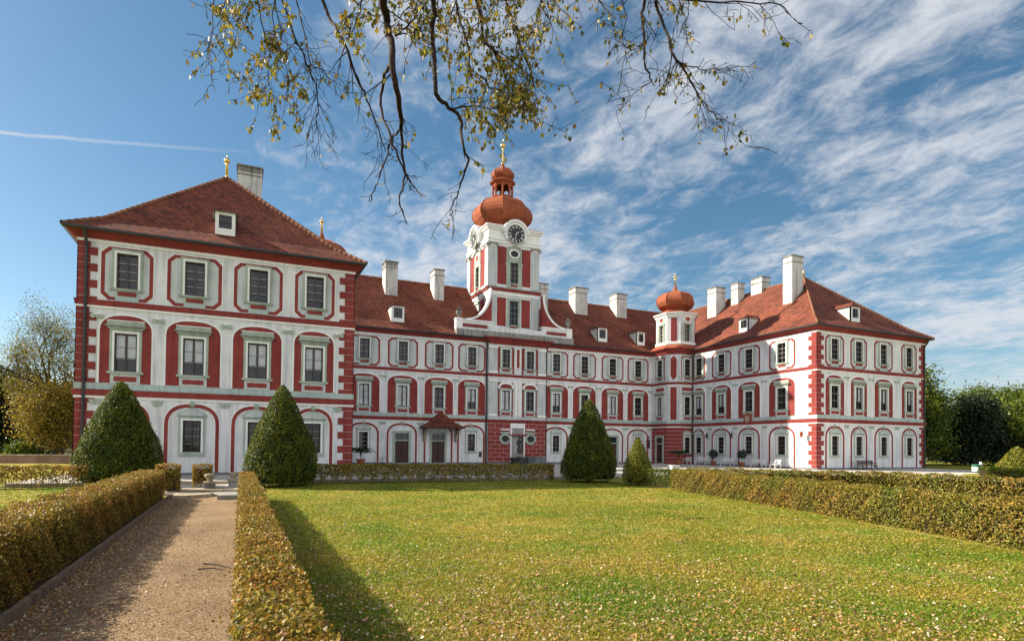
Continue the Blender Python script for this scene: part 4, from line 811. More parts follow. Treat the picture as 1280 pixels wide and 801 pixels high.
# porch roof over the main door
pc = 19.75
mb = MB(); zE = zz(3.95); a, b, out_ = pc-2.35, pc+2.35, 1.7
P = [FM(a, 0, zE), FM(a, out_, zE), FM(b, out_, zE), FM(b, 0, zE)]; top = FM(pc, 0.02, zz(5.75)); 
mid = lambda p, f=0.45, dz=-0.22: (p[0]+(top[0]-p[0])*f, p[1]+(top[1]-p[1])*f, p[2]+(top[2]-p[2])*f+dz)
for i in range(3):
    q, r = P[i], P[i+1]; mb.poly([q, r, mid(r), mid(q)], 'roof_tiles'); mb.poly([mid(q), mid(r), top], 'roof_tiles')
mb.box(FM, a+0.05, b-0.05, zE-0.14, zE-0.01, 0.0, out_-0.05, 'dark_wood'); porch = put('porch_roof', mb, palace)
for s in (a+0.55, b-0.55):
    mb = MB(); mb.tube([FM(s, 0.1, zE-1.5), FM(s, 0.22, zE-1.25), FM(s, 0.32, zE-0.95), FM(s, 0.65, zE-0.55), FM(s, 1.2, zE-0.32), FM(s, 1.45, zE-0.15)], [0.08, 0.2, 0.12, 0.16, 0.12, 0.08], 8, 'sandstone'); mb.box(FM, s-0.08, s+0.08, zE-0.3, zE-0.12, 0.0, 1.4, 'dark_wood'); mb.box(FM, s-0.12, s+0.12, zE-1.6, zE-0.3, 0.0, 0.08, 'grey_stone'); put('bracket', mb, porch)
# downpipes
for i, (x, y, dx) in enumerate(((-8.18, V0-0.12, 0), (25.08, VM-0.14, 0), (32.66, VM-0.14, 0), (W0-0.12, CV0-0.18, 0), (W1-0.2, E0-0.12, 0))):
    mb = MB(); mb.tube([(x, y-0.5, EAVE-0.08), (x, y-0.42, EAVE-0.3), (x, y-0.05, ZC-0.35), (x, y, ZC-0.6), (x, y, CT+0.05)], [0.085]*5, 8, 'gutter_metal')
    for z in (2.5, 5.6, 8.8, 12.0): mb.lathe((x, y, CT+z), [(0.0, 0), (0.12, 0), (0.12, 0.08), (0.0, 0.08)], 8, 'gutter_metal')
    put('downpipe', mb, palace)
# finial on the left roof, plaque, wall lamps, wall signs
finial(palace, (-1.25, 48.8), 21.6+CT, 1.6, 0.22); finial(palace, (59.3, 48.9), 21.85+CT, 0.9, 0.12)
mb = MB(); mb.prism(FF, [(49.15-0.5, zz(4.95)), (49.15-0.55, zz(5.7)), (49.15, zz(5.95)), (49.15+0.55, zz(5.7)), (49.15+0.5, zz(4.95)), (49.15, zz(4.7))], 0.1, 0.28, 'red_stone')
mb.prism(FF, [(49.15-0.25, zz(5.05)), (49.15-0.28, zz(5.55)), (49.15+0.28, zz(5.55)), (49.15+0.25, zz(5.05)), (49.15, zz(4.85))], 0.28, 0.34, 'sandstone'); put('coat_of_arms', mb, palace)
for c in (42.0, 51.3, 55.2):
    mb = MB(); mb.tube([FF(c, 0, zz(3.75)), FF(c, 0.35, zz(3.9)), FF(c, 0.5, zz(3.7))], [0.025]*3, 5, 'gutter_metal'); p = FF(c, 0.5, zz(3.15)); mb.lathe(p, [(0.05, 0), (0.13, 0.08), (0.17, 0.42), (0.2, 0.44), (0.04, 0.6)], 6, 'copper_red' if c < 43 else 'gutter_metal'); put('wall_lamp', mb, palace)
mb = MB(); mb.box(FM, 47.2, 47.75, zz(1.9), zz(3.0), 0.0, 0.05, 'gutter_metal'); mb.box(FM, 47.33, 47.62, zz(3.15), zz(3.45), 0.0, 0.05, 'gutter_metal'); put('notice_board', mb, palace)
mb = MB(); mb.box(FM, 24.3, 24.65, zz(0.75), zz(1.35), 0.0, 0.06, 'gutter_metal'); put('notice_board', mb, palace)
# ------------------------------------------------------------------ hedges
def noise1(x, s=0.0): return 0.5*math.sin(x*1.7+s)+0.3*math.sin(x*4.1+2*s+1)+0.2*math.sin(x*9.3+s*3)
def npn(x, s=0.0): return 0.5*np.sin(x*1.7+s)+0.3*np.sin(x*4.1+2*s+1)+0.2*np.sin(x*9.3+s*3)
def hedge(label, line, th, h, leaf, dens, mat, gap=0.35, group=None, core=True, wob=0.04, stems=True):
    t = thing('hedge', label, 'hedge', (line[0][0], line[0][1], 0), group); pts = []; nrm = []; cm = MB(); st = MB(); acc = 0
    for i in range(len(line)-1):
        a, b = np.array(line[i], float), np.array(line[i+1], float); L = np.linalg.norm(b-a); U = (b-a)/L; N = np.array([U[1], -U[0]])
        per = 2*h+th; n = int(L*per*dens); s = rng.uniform(-0.02, L+0.02, n); w = rng.uniform(0, per, n); ins = rng.exponential(0.085, n)-0.035
        side = np.where(w < h, 1, np.where(w < 2*h, -1, 0)); zs = np.where(side == 0, h, np.where(w < h, w, w-h)); cr = np.where(side == 0, rng.uniform(-0.5, 0.5, n)*th, side*th*0.5)
        bul = wob*npn((s+acc)*2.2+zs*3, i*2.0+side*1.3)+0.5*wob*npn((s+acc)*7+zs*6, 4)
        cr = cr-np.where(side == 0, 0, side)*(ins-bul); zs = zs-np.where(side == 0, ins-bul, 0)
        taper = np.clip(zs/(h*0.5), 0, 1); keep = rng.uniform(0, 1, n) < np.where(side == 0, 1, (1-gap)+gap*taper**0.8); keep &= ~((npn((s+acc)*3.7+side, 1.1)*npn(zs*5+(s+acc)*1.9, 0.7) > 0.30) & (rng.uniform(0, 1, n) < 0.55)); keep &= ~((zs < (0.12+0.26*npn((s+acc)*5.5, 2.0)+0.2*gap)*h) & (side != 0) & (gap > 0.25))
        P = np.stack([a[0]+U[0]*s+N[0]*cr, a[1]+U[1]*s+N[1]*cr, zs], 1)[keep]; nn = np.stack([N[0]*side, N[1]*side, np.where(side == 0, 1.0, 0.25)], 1)[keep]
        pts.append(P); nrm.append(nn)
        if core:
            fr = Fr(tuple(a), tuple(U), tuple(N)); k = int(L/0.5)+1
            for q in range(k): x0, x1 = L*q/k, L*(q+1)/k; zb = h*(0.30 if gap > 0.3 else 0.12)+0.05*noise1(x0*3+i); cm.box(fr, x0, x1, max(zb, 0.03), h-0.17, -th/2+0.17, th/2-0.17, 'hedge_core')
        if stems:
            for q in range(int(L/0.10)):
                x = L*rng.uniform(0, 1); c = rng.uniform(-0.35, 0.35)*th; p = a+U*x+N*c; e = p+U*rng.normal(0, 0.12)+N*float(np.clip(rng.normal(0, 0.08), -0.1, 0.1))
                st.tube([(p[0], p[1], 0.0), ((p[0]+e[0])/2+rng.normal(0, 0.02), (p[1]+e[1])/2, h*0.35), (e[0], e[1], h*0.8)], [0.010, 0.008, 0.005], 4, 'hedge_stem')
        acc += L
    for (x, y), sgn in ((line[0], 0), (line[-1], 1)):
        j = 1 if sgn == 0 else -2; o_ = np.array(line[j], float)-np.array((x, y), float); o_ /= np.linalg.norm(o_); N = np.array([o_[1], -o_[0]]); n = int(th*h*dens*1.2)
        c = rng.uniform(-0.5, 0.5, n)*th; P = np.stack([x+N[0]*c+o_[0]*rng.exponential(0.05, n), y+N[1]*c+o_[1]*rng.exponential(0.05, n), rng.uniform(0.1, 1, n)*h], 1); pts.append(P); nrm.append(np.tile([-o_[0], -o_[1], 0.2], (n, 1)))
    P = np.concatenate(pts); NN = np.concatenate(nrm); quads('foliage', leaves(P, leaf, NN, 0.75), mat, 4, t, (0, 0, 0))
    if core: put('shade_core', cm, t)  # dark boxes added inside the leaves for opacity and deeper shade
    if stems: put('stems', st, t)['kind'] = 'stuff'
    return t
hedge('clipped autumn beech hedge along the left edge of the gravel path', [(-2.98, 3.0), (-2.98, 26.2)], 0.74, 1.05, 0.040, 2900, 'hedge_leaf', 0.25, wob=0.075)
hedge('narrow yellowing clipped hedge between the gravel path and the big lawn', [(0.29, 1.6), (0.29, 9.0)], 0.52, 1.05, 0.045, 2600, 'hedge_leaf', 0.1) if False else None
hedge('narrow yellowing clipped hedge between the gravel path and the big lawn', [(0.25, 1.6), (0.25, 24.6)], 0.44, 1.03, 0.036, 3600, 'hedge_leaf', 0.1)
hedge('low gappy clipped hedge along the far edge of the big lawn before the porch', [(3.2, 33.9), (10.5, 33.3), (17.6, 32.6)], 0.6, 1.02, 0.09, 650, 'hedge_leaf_green', 0.75, core=False)
hedge('gappy low hedge at the far end of the small lawn beside the left corner', [(-14, 33.8), (-6.3, 33.8)], 0.55, 1.0, 0.09, 520, 'hedge_leaf', 0.85, core=False)
hedge('clipped yellow green hedge bordering the right side of the big lawn', [(14.3, 3.5), (16.0, 8.6), (18.2, 15.8), (20.2, 24.2)], 0.62, 1.02, 0.052, 1700, 'hedge_leaf_green', 0.24, wob=0.07)
hedge('rear clipped hedge in front of the court at the right', [(21.6, 25.0), (24.2, 21.9), (27.6, 18.2), (28.3, 9.0)], 0.7, 1.05, 0.08, 700, 'hedge_leaf_green', 0.3, wob=0.07)
hedge('dark shaded short hedge between the small topiary cone and the right hedge', [(20.6, 28.6), (20.9, 25.2)], 0.5, 0.95, 0.08, 600, 'topiary_leaf', 0.6, core=False)
hedge('trimmed green hedge beyond the court below the far right topiary', [(49.2, 25.4), (54.5, 22.0)], 1.0, 0.95, 0.12, 260, 'topiary_leaf', 0.1, stems=False)
hedge('small clipped hedge block at the head of the path on the left', [(-3.1, 28.3), (-2.25, 28.3)], 0.7, 1.22, 0.06, 900, 'hedge_leaf', 0.3)
hedge('small clipped shrub block standing beside the stone steps', [(-1.95, 30.9), (-1.15, 30.9)], 0.6, 1.12, 0.06, 900, 'hedge_leaf', 0.4)

# ------------------------------------------------------------------ topiary cones
def cone(label, x, y, R, h, leaf, n, mat, z0=0.0, core='bush_core'):
    t = thing('topiary_cone', label, 'topiary', (x, y, z0), 'clipped topiary cones round the lawn')
    prof = [(0.10, 0.66), (0.05*h, 0.88), (0.11*h, 0.98), (0.20*h, 1.0), (0.35*h, 0.93), (0.49*h, 0.81), (0.62*h, 0.655), (0.73*h, 0.51), (0.84*h, 0.345), (0.92*h, 0.21), (0.97*h, 0.12), (h, 0.0)]
    zs = np.array([p[0] for p in prof]); rs = np.array([p[1] for p in prof])*R
    area = np.interp(np.linspace(0, h, 400), zs, rs); cdf = np.cumsum(area+0.1); cdf /= cdf[-1]
    z = np.interp(rng.uniform(0, 1, n), cdf, np.linspace(0, h, 400)); a = rng.uniform(0, 2*PI, n); r = np.interp(z, zs, rs)
    sd0 = x*3.1+y; r = r*(1+0.035*np.sin(a*2+z*1.3+sd0)+0.03*np.sin(a*5-z*2.7+1+sd0)+0.022*np.sin(a*11+z*6+sd0)+0.018*np.sin(a*23-z*11))+0.05-rng.exponential(0.085, n)+np.where(rng.uniform(0, 1, n) < 0.02, rng.uniform(0, 0.16, n), 0); r = np.maximum(r, 0)
    kp = ~((z < 0.32+0.16*np.sin(a*5+sd0)) & (rng.uniform(0, 1, n) < 0.75)) & ~((np.sin(a*9+sd0)*np.sin(z*7+a*3+sd0) > 0.88) & (rng.uniform(0, 1, n) < 0.6)); a, z, r = a[kp], z[kp], r[kp]; n = len(a)
    P = np.stack([x+r*np.cos(a), y+r*np.sin(a), z0+z+rng.normal(0, 0.02, n)], 1); N = np.stack([np.cos(a), np.sin(a), np.full(n, 0.45)], 1)
    quads('foliage', leaves(P, leaf, N, 0.8), mat, 4, t)
    mb = MB(); mb.lathe((x, y, z0), [(max(0.02, q*R-0.2), p) for p, q in prof[1:-2]], 20, core, sm=True); put('shade_core', mb, t)  # dark solid core added so the cone blocks light
    mb = MB(); mb.tube([(x, y, z0-0.05), (x, y, z0+0.6)], [0.12, 0.1], 8, 'bark'); put('trunk', mb, t); return t
cone('tall dark green topiary cone left of the path in front of the left corner', -5.42, 35.0, 1.80, 5.15, 0.085, 34000, 'topiary_leaf')
cone('tall topiary cone standing right of the path before the left wing', 1.9, 31.9, 1.62, 5.05, 0.08, 32000, 'topiary_leaf')
cone('bright green rounded topiary cone in front of the middle wing', 19.15, 30.9, 1.58, 5.0, 0.085, 26000, 'topiary_leaf')
cone('small yellowish topiary cone beside the larger one at the lawn corner', 20.62, 28.0, 0.84, 2.66, 0.07, 11000, 'topiary_leaf_yellow')
cone('far topiary cone by the trees at the right edge', 55.6, 26.3, 1.45, 2.5, 0.14, 6000, 'topiary_leaf_yellow')

# ------------------------------------------------------------------ trees
def grow(mb, p, d, L, r, lvl, tips, R, maxl, spread=0.6, up_=0.25, mat='bark', segs=4, kids=(3, 4)):
    pts = [p]; rad = [r]; q = Vector(p); dd = Vector(d).normalized()
    for i in range(segs):
        dd = (dd+Vector((R.gauss(0, 0.14), R.gauss(0, 0.14), R.gauss(0, 0.1)+up_*0.2))).normalized(); q = q+dd*(L/segs); pts.append(tuple(q)); rad.append(max(0.006, r*(1-0.62*(i+1)/segs)))
    mb.tube(pts, rad, 7 if lvl == 0 else (5 if lvl < 3 else 3), mat)
    if lvl >= maxl: tips += [pts[-1], pts[-2], pts[len(pts)//2]]; return
    for i in range(R.randint(*kids)+(2 if lvl == 0 else 0)):
        f = R.uniform(0.35, 1.0); k = min(segs-1, int(f*segs)); a, b = Vector(pts[k]), Vector(pts[k+1]); s = a.lerp(b, f*segs-k if f < 1 else 1)
        rv = Vector((R.gauss(0, 1), R.gauss(0, 1), R.gauss(0.15, 0.6))).normalized(); nd = (dd*(1-spread)+rv*spread+Vector((0, 0, up_))).normalized()
        grow(mb, tuple(s), nd, L*R.uniform(0.55, 0.75), max(0.008, rad[k]*0.6), lvl+1, tips, R, maxl, spread, up_, mat, segs, kids)
def tree(label, x, y, h, seed, leafmat_, leaf, per, sig, cat='tree', group=None, maxl=3, trunk=0.3, bare=1.0, width=1.0, low=None, up_=0.25, kids=(3, 4), spread=0.6):
    R = random.Random(seed); t = thing('tree', label, cat, (x, y, 0), group); mb = MB(); tips = []
    grow(mb, (x, y, -0.1), (R.gauss(0, 0.03), R.gauss(0, 0.03), 1), h*0.46, trunk, 0, tips, R, maxl, spread, up_, 'bark', 4, kids)
    put('trunk', mb, t); T = np.array(tips)
    if low is not None:
        T2 = T.copy(); T2[:, 2] = low+(T2[:, 2]-T2[:, 2].min())/(np.ptp(T2[:, 2])+1e-6)*(T2[:, 2].max()-low)*0.8; T = np.concatenate([T, T2])
    T = T[rng.uniform(0, 1, len(T)) < bare]
    if per: C = np.repeat(T, per, 0); P = C+rng.normal(0, 1, C.shape)*np.array([sig, sig, sig*0.7]); quads('crown', leaves(P, leaf), leafmat_, 4, t)
    return t
tree('half bare tree with fine upright branches at the left edge', -17.2, 76.5, 17.0, 5, 'golden_green_leaf', 0.15, 12, 0.6, maxl=4, trunk=0.5, up_=0.22, kids=(4, 5), spread=0.62, bare=0.8)
tree('yellow leaved tree beyond the low wall next to the left corner', -17.6, 75.2, 11.0, 8, 'yellow_tree_leaf', 0.22, 30, 0.8, low=1.8, trunk=0.25)
tree('golden tree with thin crown close to the left corner of the palace', -15.2, 74.8, 9.5, 12, 'yellow_tree_leaf', 0.22, 26, 0.6, low=1.5, trunk=0.2)
for i, (x, y, h) in enumerate(((-28, 92, 13), (-33, 86, 12), (-24.5, 98, 12), (-37, 100, 14.5), (-31, 108, 14))):
    tree(['dark evergreen tree behind the yellow tree on the left', 'dark evergreen at the left picture edge', 'evergreen tree between the dark ones behind the wall', 'tall evergreen farthest to the left', 'evergreen standing farthest back on the left'][i], x, y, h, 30+i, 'evergreen_leaf', 0.42, 60, 1.2, group='dark evergreens behind the low wall', low=0.6, trunk=0.35)
tree('low light green bush behind the wall', -20.2, 75.0, 3.2, 60, 'park_leaf', 0.18, 30, 0.4, 'bush', maxl=2, low=0.5, trunk=0.1)
labs = ['large leafy tree right behind the right end of the palace', 'broad dark tree in the middle of the right hand group', 'tree with pale brownish top in the right hand group', 'rightmost large tree at the picture edge', 'dark low tree filling the gap beside the palace', 'dark tree behind the far topiary cone', 'tall tree standing farthest back on the right', 'dark tree beyond the hedge in the middle of the right group', 'shaded tree just left of the bin']
for i, (x, y, h, mt_) in enumerate(((81.5, 51.5, 14.8, 'park_leaf'), (91, 48, 11.5, 'evergreen_leaf'), (106, 56, 12.8, 'park_leaf'), (102, 45.5, 12.8, 'park_leaf'), (82, 57, 11.5, 'park_leaf'), (96, 51, 9.5, 'evergreen_leaf'), (120, 58, 14.8, 'park_leaf'), (88, 54, 11, 'park_leaf'), (75.5, 51, 8.5, 'evergreen_leaf'))):
    tree(labs[i], x, y, h, 70+i, mt_, 0.34, 60, 0.85, group='park trees beyond the right wing', low=0.8, trunk=0.4)
o = bpy.data.objects.new('x', None) if False else None
# far woods as one mass
n = 60000; a = rng.uniform(-0.35, 1.75, n); r = rng.uniform(150, 230, n); hh = 10+3*np.sin(a*23)+2*np.sin(a*57+1); z = rng.uniform(0, 1, n)**0.7*hh
P = np.stack([r*np.sin(a), r*np.cos(a), z], 1); w = quads('far_woods', leaves(P, 1.6), 'evergreen_leaf'); w['kind'] = 'stuff'; w['label'] = 'distant dark woods round the park'; w['category'] = 'woods'
# low wall at the left
mb = MB(); fw_ = Fr((0, 73.2), (1, 0), (0, -1)); mb.box(fw_, -60, -8.9, 0, 0.72, -0.4, 0, 'wall_stone'); mb.box(fw_, -60, -8.9, 0.72, 0.88, -0.5, 0.1, 'sandstone')
tag(put('garden_wall', mb), 'low brown stone garden wall with pale coping at the left', 'wall')
sheet('grass_verge', [(-70, 35.4), (-9.9, 35.4), (-9.9, 73.1), (-70, 73.1)], 0.004, 'lawn')
mb = MB(); mb.box(Fr((0, 51.5), (1, 0), (0, -1)), 69.5, 76.2, 0, 2.3, -0.25, 0, 'wall_stone'); mb.box(Fr((0, 51.5), (1, 0), (0, -1)), 69.4, 76.3, 2.3, 2.4, -0.35, 0.1, 'grey_stone')
tag(put('garden_wall', mb), 'shaded garden wall behind the right end of the palace', 'wall')

# ------------------------------------------------------------------ steps at the head of the path
def step(label, pts, z0, z1, mat='sandstone'):
    mb = MB(); mb.poly([(x, y, z1) for x, y in pts], mat)
    for i in range(len(pts)): a, b = pts[i], pts[(i+1) % len(pts)]; mb.poly([(*a, z0), (*b, z0), (*b, z1), (*a, z1)], mat)
    return tag(put('stone_step', mb), label, 'step', 'steps at the head of the path')
step('lowest worn stone step across the right of the path', [(-0.75, 24.9), (-0.02, 24.9), (-0.02, 26.5), (-0.75, 26.5)], 0, 0.17, 'grey_stone')
arc = [(-2.3+1.35*math.cos(t), 26.9-1.2*math.sin(t)) for t in np.linspace(0, PI/2, 8)]
step('curved stone step at the left side of the path end', [(-2.3, 27.4)]+[(x, y) for x, y in arc[::-1]]+[(-0.95, 27.4)], 0, 0.13)
step('upper stone step before the court', [(-2.3, 28.9), (1.0, 28.9), (1.0, 30.2), (-2.3, 30.2)], 0, 0.12)
for k, (x, y) in enumerate(((-2.6, 29.2), (-1.2, 29.6), (-0.25, 31.2))):
    mb = MB(); fr = Fr((x, y), (1, 0), (0, -1)); mb.box(fr, -0.22, 0.22, 0, 0.34, -0.44, 0, 'grey_stone'); mb.box(fr, -0.26, 0.26, 0.34, 0.42, -0.48, 0.04, 'sandstone'); mb.lathe((x, y+0.22, 0.42), [(0.12, 0), (0.08, 0.06), (0.2, 0.2), (0.24, 0.3), (0.14, 0.34)], 12, 'sandstone', sm=True)
    tag(put('stone_post', mb), ['low stone post by the hedge block left of the steps', 'low stone post between the two clipped shrub blocks', 'small stone post standing alone at the right of the steps'][k], 'post', 'stone posts by the steps')

# ------------------------------------------------------------------ court furniture
def bench(label, x, y, rz, w=1.8, mat='white_paint', group='white benches along the right wing'):
    t = thing('bench', label, 'bench', (x, y, CT), group, absolute=False, rz=rz); L_ = LOC
    mb = MB()
    for k in range(4): mb.box(L_, -w/2, w/2, 0.42, 0.45, 0.02+0.115*k, 0.12+0.115*k, mat)
    put('seat', mb, t); mb = MB()
    for k in range(4): z = 0.52+0.1*k; d = -0.02-0.03*k; mb.box(L_, -w/2, w/2, z, z+0.08, d-0.03, d, mat)
    put('backrest', mb, t)
    for s in (-w/2+0.15, w/2-0.15):
        mb = MB(); mb.box(L_, s-0.03, s+0.03, 0, 0.42, 0.40, 0.46, mat); mb.box(L_, s-0.03, s+0.03, 0, 0.92, -0.16, -0.11, mat); mb.box(L_, s-0.03, s+0.03, 0.36, 0.42, -0.11, 0.40, mat); mb.box(L_, s-0.03, s+0.03, 0.62, 0.66, -0.11, 0.45, mat); put('leg', mb, t)
    return t
bench('white bench at the right wing nearest the corner turret', 50.2, 55.4, -PI/2); bench('white bench between the two potted shrubs of the right wing', 50.2, 51.3, -PI/2); bench('white bench right of the last potted shrub by the lit wall', 50.2, 46.9, -PI/2)
bench('sunlit white bench nearest to the right corner', 49.4, 43.9, -PI/2-0.5, 1.6); bench('dark bench under the second ground floor window of the end facade', 57.2, 39.9, 0, 2.4, 'dark_wood', 'x')['group'] = 'benches'
bench('pale bench beside the potted palm at the turret', 49.6, 57.3, -PI/2-0.2, 1.3)
def pot(label, x, y, R, h, kind):
    t = thing('potted_plant' if kind != 'palm' else 'potted_palm', label, 'potted plant', (x, y, CT), 'potted plants along the facades', absolute=False)
    mb = MB(); mb.lathe((0, 0, 0), [(R*0.7, 0), (R, h*0.85), (R*1.1, h*0.86), (R*1.1, h), (R*0.95, h), (R*0.9, h*0.9)], 14, 'terracotta', sm=False); put('pot', mb, t)
    st = MB(); F = []
    if kind == 'palm':
        for k in range(26):
            a = k*2.4; L = random.uniform(0.9, 1.5); z0 = h+0.5; pts = [(0, 0, h), (0.1*math.cos(a), 0.1*math.sin(a), z0+0.3)]
            for q in range(1, 7): f = q/6; pts.append((L*f*math.cos(a), L*f*math.sin(a), z0+0.3+L*(0.9*f-1.0*f*f)*random.uniform(0.9, 1.1)))
            st.tube(pts, [0.03, 0.02]+[0.008]*6, 3, 'palm_leaf')
            for q in range(2, 8):
                p = Vector(pts[q]); o_ = Vector(pts[q-1])
                for g in np.linspace(0, 1, 5):
                    c = o_.lerp(p, g)
                    for s in (-1, 1):
                        tip = c+Vector((-math.sin(a)*s*0.22+0.1*math.cos(a), math.cos(a)*s*0.22+0.1*math.sin(a), -0.12)); F.append([c+Vector((0, 0, 0.012)), tip, c-Vector((0, 0, 0.02)), c+Vector((0.02*math.cos(a), 0.02*math.sin(a), 0))])
        put('stems', st, t); quads('fronds', np.array([[tuple(v) for v in f] for f in F]), 'palm_leaf', 4, t)
    else:
        st.tube([(0, 0, h), (0.02, 0, h+0.7)], [0.03, 0.025], 6, 'bark'); put('stem', st, t); n = 900; d = rng.normal(size=(n, 3)); d /= np.linalg.norm(d, axis=1)[:, None]
        P = d*np.array([0.52, 0.52, 0.48])*(rng.uniform(0.3, 1, n)[:, None]**0.5)*(1+0.2*np.sin(d[:, :1]*7))+np.array([0, 0, h+0.85]); quads('crown', leaves(P, 0.13), 'palm_leaf', 4, t)
    return t
pot('large potted palm in front of the corner turret', 47.6, 56.6, 0.42, 0.62, 'palm'); pot('potted palm by the left wing corner behind the hedge', 10.6, 58.5, 0.42, 0.6, 'palm')
pot('round potted shrub by the second arch of the right wing', 49.6, 53.0, 0.3, 0.5, 'shrub'); pot('round potted shrub under the coat of arms', 49.5, 48.6, 0.3, 0.5, 'shrub')
pot('small potted shrub in the shade beyond the right end of the palace', 71.3, 44.5, 0.3, 0.6, 'shrub')
t = thing('folding_table', 'dark metal garden table set leaning by the left potted palm', 'table', (12.6, 58.6, CT), absolute=False)
mb = MB(); mb.lathe((0, 0, 0.72), [(0.0, 0), (0.55, 0), (0.55, 0.03), (0, 0.03)], 16, 'grey_stone'); put('tabletop', mb, t)
for sg in (-1, 1):
    mb = MB(); mb.tube([(sg*0.4, -0.25, 0), (-sg*0.35, 0.2, 0.72)], [0.02, 0.02], 6, 'gutter_metal'); put('leg', mb, t)
# litter bins
t = thing('litter_bin', 'round green and white litter bin hung on a white post at the right', 'bin', (51.5, 27.0, CT), absolute=False)
mb = MB(); mb.lathe((0, 0, 0.30), [(0.22, 0), (0.28, 0.05), (0.30, 0.54), (0.33, 0.55), (0.33, 0.62), (0.26, 0.64)], 18, 'green_bin', sm=False); put('drum', mb, t)
mb = MB(); mb.lathe((0, 0, 0.40), [(0.295, 0), (0.315, 0.34)], 18, 'white_paint'); put('band', mb, t); mb = MB(); mb.box(Fr((0.5, -0.05), (1, 0), (0, -1)), -0.07, 0.07, 0, 1.12, -0.1, 0.04, 'white_paint'); put('post', mb, t)
t = thing('litter_bin', 'white square litter bin behind the start of the right hedge', 'bin', (22.0, 26.6, 0), absolute=False)
mb = MB(); mb.box(LOC, -0.24, 0.24, 0.45, 1.10, -0.2, 0.2, 'white_paint'); mb.box(LOC, -0.27, 0.27, 1.10, 1.16, -0.23, 0.23, 'white_paint'); put('drum', mb, t); mb = MB(); mb.box(LOC, 0.25, 0.37, 0, 1.14, -0.06, 0.06, 'white_paint'); put('post', mb, t)
# statue fountain before the niche
t = thing('fountain', 'dark statue fountain standing before the white niche under the tower', 'fountain', (28.9, VM-1.0, CT))
x, y = 28.9, VM-0.9
mb = MB(); mb.lathe((x, y, CT), [(1.0, 0), (1.05, 0.1), (0.95, 0.15), (1.0, 0.55), (1.1, 0.6), (1.1, 0.7), (0.9, 0.7), (0.88, 0.4)], 8, 'dark_statue', PI/8); put('basin', mb, t)
mb = MB(); R_ = random.Random(4)
for k in range(14): a = R_.uniform(0, 6.28); r = R_.uniform(0, 0.55); mb.lathe((x+r*math.cos(a), y+0.1+r*math.sin(a)*0.5, CT+0.4+R_.uniform(0, 0.6)*(1-r)), [(0.05, 0), (R_.uniform(0.18, 0.3), 0.15), (0.15, 0.4), (0.03, 0.5)], 6, 'grey_stone' if k % 3 else 'dark_statue')
put('rockwork', mb, t)
mb = MB(); mb.lathe((x, y+0.1, CT+1.15), [(0.22, 0), (0.28, 0.15), (0.24, 0.5), (0.17, 0.85), (0.2, 1.1), (0.26, 1.35), (0.28, 1.5), (0.12, 1.62), (0.07, 1.68), (0.10, 1.75), (0.135, 1.85), (0.12, 1.98), (0.03, 2.06)], 12, 'dark_statue', sm=True, ax=(1, 0.75))
mb.tube([(x-0.25, y+0.08, CT+2.62), (x-0.38, y, CT+2.3), (x-0.2, y-0.15, CT+2.1)], [0.08, 0.065, 0.045], 7, 'dark_statue'); mb.tube([(x+0.25, y+0.08, CT+2.62), (x+0.42, y, CT+2.35), (x+0.33, y-0.12, CT+2.0)], [0.08, 0.065, 0.045], 7, 'dark_statue'); put('statue', mb, t)
mb = MB(); mb.box(Fr((0, VM-0.4), (1, 0), (0, -1)), 30.0, 32.3, CT, CT+0.75, 0.0, 0.5, 'plinth_grey'); mb.box(Fr((0, VM-0.4), (1, 0), (0, -1)), 29.9, 32.4, CT+0.75, CT+0.85, -0.05, 0.55, 'grey_stone'); tag(put('stone_trough', mb), 'grey stone trough right of the fountain against the red wall', 'trough')

# ------------------------------------------------------------------ grass blades and fallen leaves
def wedge(n, r0, r1, power=1.0):
    a = YAW+rng.uniform(-0.76, 0.78, n); r = r0*(r1/r0)**rng.uniform(0, 1, n)**power
    zf = r; return zf*(np.sin(YAW)+np.tan(a-YAW)*np.cos(YAW)), zf*(np.cos(YAW)-np.tan(a-YAW)*np.sin(YAW))
def onlawn(u, v): 
    right = 13.7+(v-3.5)*0.325; return (((u > 0.62) & (u < np.minimum(right, 20.3)) & (v < 33.3)) | ((u < -3.4) & (v < 33.5) & (u > -14)))
u, v = wedge(420000, 4.2, 38, 0.95); k = onlawn(u, v); u, v = u[k], v[k]; n = len(u); dist = np.hypot(u, v)
hgt = rng.uniform(0.016, 0.042, n); wd = 0.004+0.0011*dist*rng.uniform(0.6, 1.3, n); a = rng.uniform(0, 2*PI, n); lean = rng.normal(0, 0.03, (n, 2))
B = np.stack([u, v, np.zeros(n)], 1); dx = np.stack([np.cos(a)*wd, np.sin(a)*wd, np.zeros(n)], 1)
G = quads('grass', np.stack([B-dx, B+dx, B+np.stack([lean[:, 0], lean[:, 1], hgt], 1)], 1), 'grass_blade', 3); tag(G, 'short mown autumn grass blades on the lawn', 'grass', kind='stuff')
u, v = wedge(90000, 4.0, 30, 0.75); den = 0.42+0.8*npn(u*0.7+v*0.3, 1)*npn(v*0.6-u*0.2, 2)+np.clip((13-np.hypot(u, v))/13, 0, 1)*0.9
k = (rng.uniform(0, 1, len(u)) < den*np.where(u < 0, 0.12, 1)) & (onlawn(u, v)); u, v = u[k], v[k]
sz = rng.uniform(0.022, 0.052, len(u))
P = np.stack([u, v, rng.uniform(0.02, 0.05, len(u))], 1)
Q1 = leaves(P, 1.0, np.tile([0, 0, 1.6], (len(P), 1)), 0.8); Q1 = P[:, None, :]+(Q1-P[:, None, :])*sz[:, None, None]
